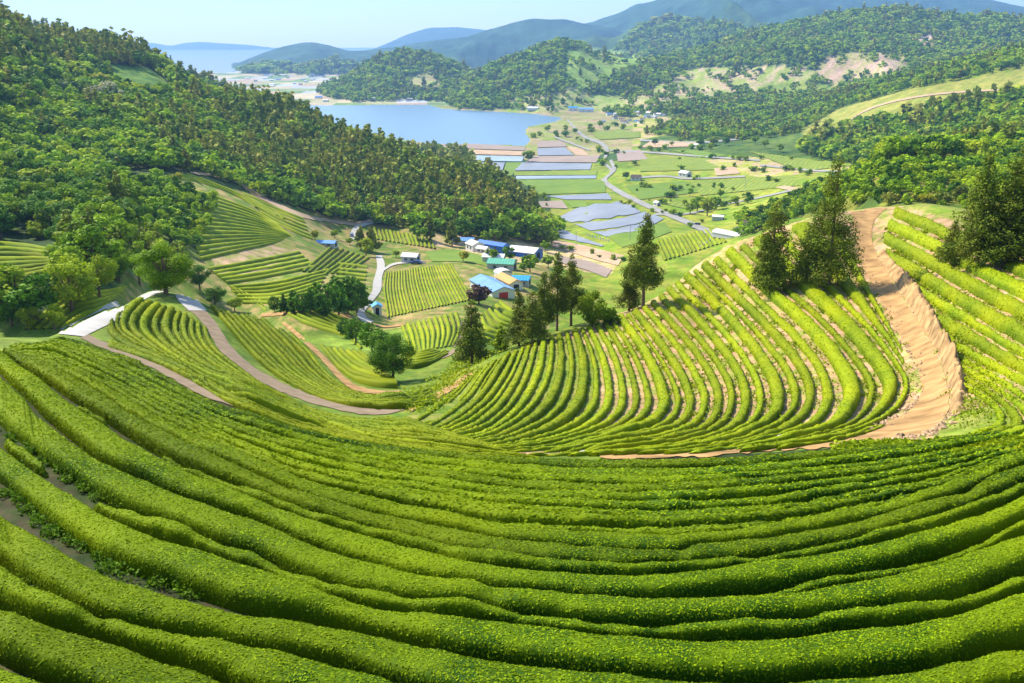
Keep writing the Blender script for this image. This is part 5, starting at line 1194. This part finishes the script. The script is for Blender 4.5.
# weeds and grass between the hedges
ROADP = [(848,200),(851,226),(855,252),(865,277),(883,312),(901,346),(916,371),(917,394),(900,414),(866,432),(800,446),(700,460),(600,462),(940,440),(968,420),(968,395),(959,362),(940,328),(916,292),(897,265),(882,244),(883,222),(900,200)]
def scatter_weeds(name, label, spots, mat, size, per, seed):
    r = np.random.default_rng(seed); Vs = []
    for (X, Y, rad) in spots:
        n = per; a = r.uniform(0, 6.28, n); rr = rad*np.sqrt(r.random(n)); x = X+np.cos(a)*rr; y = Y+np.sin(a)*rr; z = zat(x, y)+r.uniform(0, .35, n)*rad**.5
        nn = r.normal(0, 1, (n, 3))+[0, 0, .8]; nn /= np.linalg.norm(nn, axis=1)[:, None]
        Vs.append(quads(np.stack([x, y, z], 1), nn, size*max(1, Y/22), r).reshape(-1, 3))
    V = np.vstack(Vs); r2 = np.random.default_rng(seed+1)
    tag(mk(name, V, [np.arange(len(V)).reshape(-1, 4)], mat, attrs={'tint': np.repeat(r2.random(len(V)//4), 4)}), label, 'weeds', kind='stuff')
wsp = []
for x, y, rad in [(186,587,.55),(178,583,.4),(133,577,.5),(110,560,.35),(60,535,.4),(86,548,.3),(323,540,.25),(410,602,.4),(425,606,.3),(118,565,.3),(213,596,.35),(14,470,.4),(300,645,.3),(268,640,.3),(618,622,.4),(10,588,.5),(22,600,.4),(200,655,.3),(735,618,.3),(520,668,.3),(690,500,.2),(146,476,.25),(600,560,.2)]:
    p = at(x, y); wsp.append((p.x, p.y, rad))
for c_ in ([(-10,484),(20,503),(42,522),(70,543),(93,557),(136,572),(181,585),(222,600)], [(0,428),(24,446),(50,464),(80,484),(110,504)], [(-10,478),(20,497),(60,528),(110,560)]):
    q_ = catmull(c_, 60)
    for x, y in q_[::2]:
        p = hit([x], [y+1], 0, 5, 80)[0]
        if RNG.random() < .6: wsp.append((p[0]+RNG.normal(0, .15), p[1]+RNG.normal(0, .2), .26))
scatter_weeds('weeds', 'bright green weeds sprouting in the gaps of the foreground hedges', wsp, WEED, .075, 130, 3)
r_ = np.random.default_rng(9); wsp = []
for k in range(420):
    x = r_.uniform(845, 1045); y = r_.uniform(446, 464)-max(0, (x-930))*.13; q = hit([x], [y], 0, 10, 90)[0]
    if not np.isnan(q[0]): wsp.append((q[0], q[1], .7))
scatter_weeds('weeds', 'rough weeds and low bushes on the verge below the bend of the dirt road', wsp, TEA, .11, 50, 4)
wsp = []
for q in catmull([(893,252),(908,268),(930,294),(952,329),(970,364),(978,396),(970,419)], 120):
    h_ = hit([q[0]+r_.normal(0, 2)], [q[1]], 0, 20, 160)[0]
    if not np.isnan(h_[0]): wsp.append((h_[0], h_[1], .8)); wsp.append((h_[0]+r_.normal(0, .5), h_[1], .5))
for k in range(1500):
    x = r_.uniform(560, 1030); y = r_.uniform(225, 435)
    if inpoly(np.array([x]), np.array([y]), [(600,330),(730,250),(840,215),(1030,210),(1030,430),(960,430),(900,400),(700,430)])[0]:
        if inpoly(np.array([x]), np.array([y]), ROADP)[0]: continue
        q = hit([x], [y], 0, 30, 160)[0]
        if not np.isnan(q[0]): wsp.append((q[0], q[1], .6))
scatter_weeds('grass', 'grass tufts and dead leaves on the bare soil between the sunlit hedges', wsp, TEA, .05, 22, 5)
wsp = []
for k in range(650):
    x = r_.uniform(400, 560); y = r_.uniform(335, 425)
    if inpoly(np.array([x]), np.array([y]), [(400,398),(470,352),(520,340),(500,358),(465,385),(415,420)])[0]:
        q = hit([x], [y], 0, 30, 190)[0]
        if not np.isnan(q[0]): wsp.append((q[0], q[1], 1.2))
scatter_weeds('grass', 'long grass and shrubs on the slope left of the knoll', wsp, TEA_SUN, .05, 26, 6)
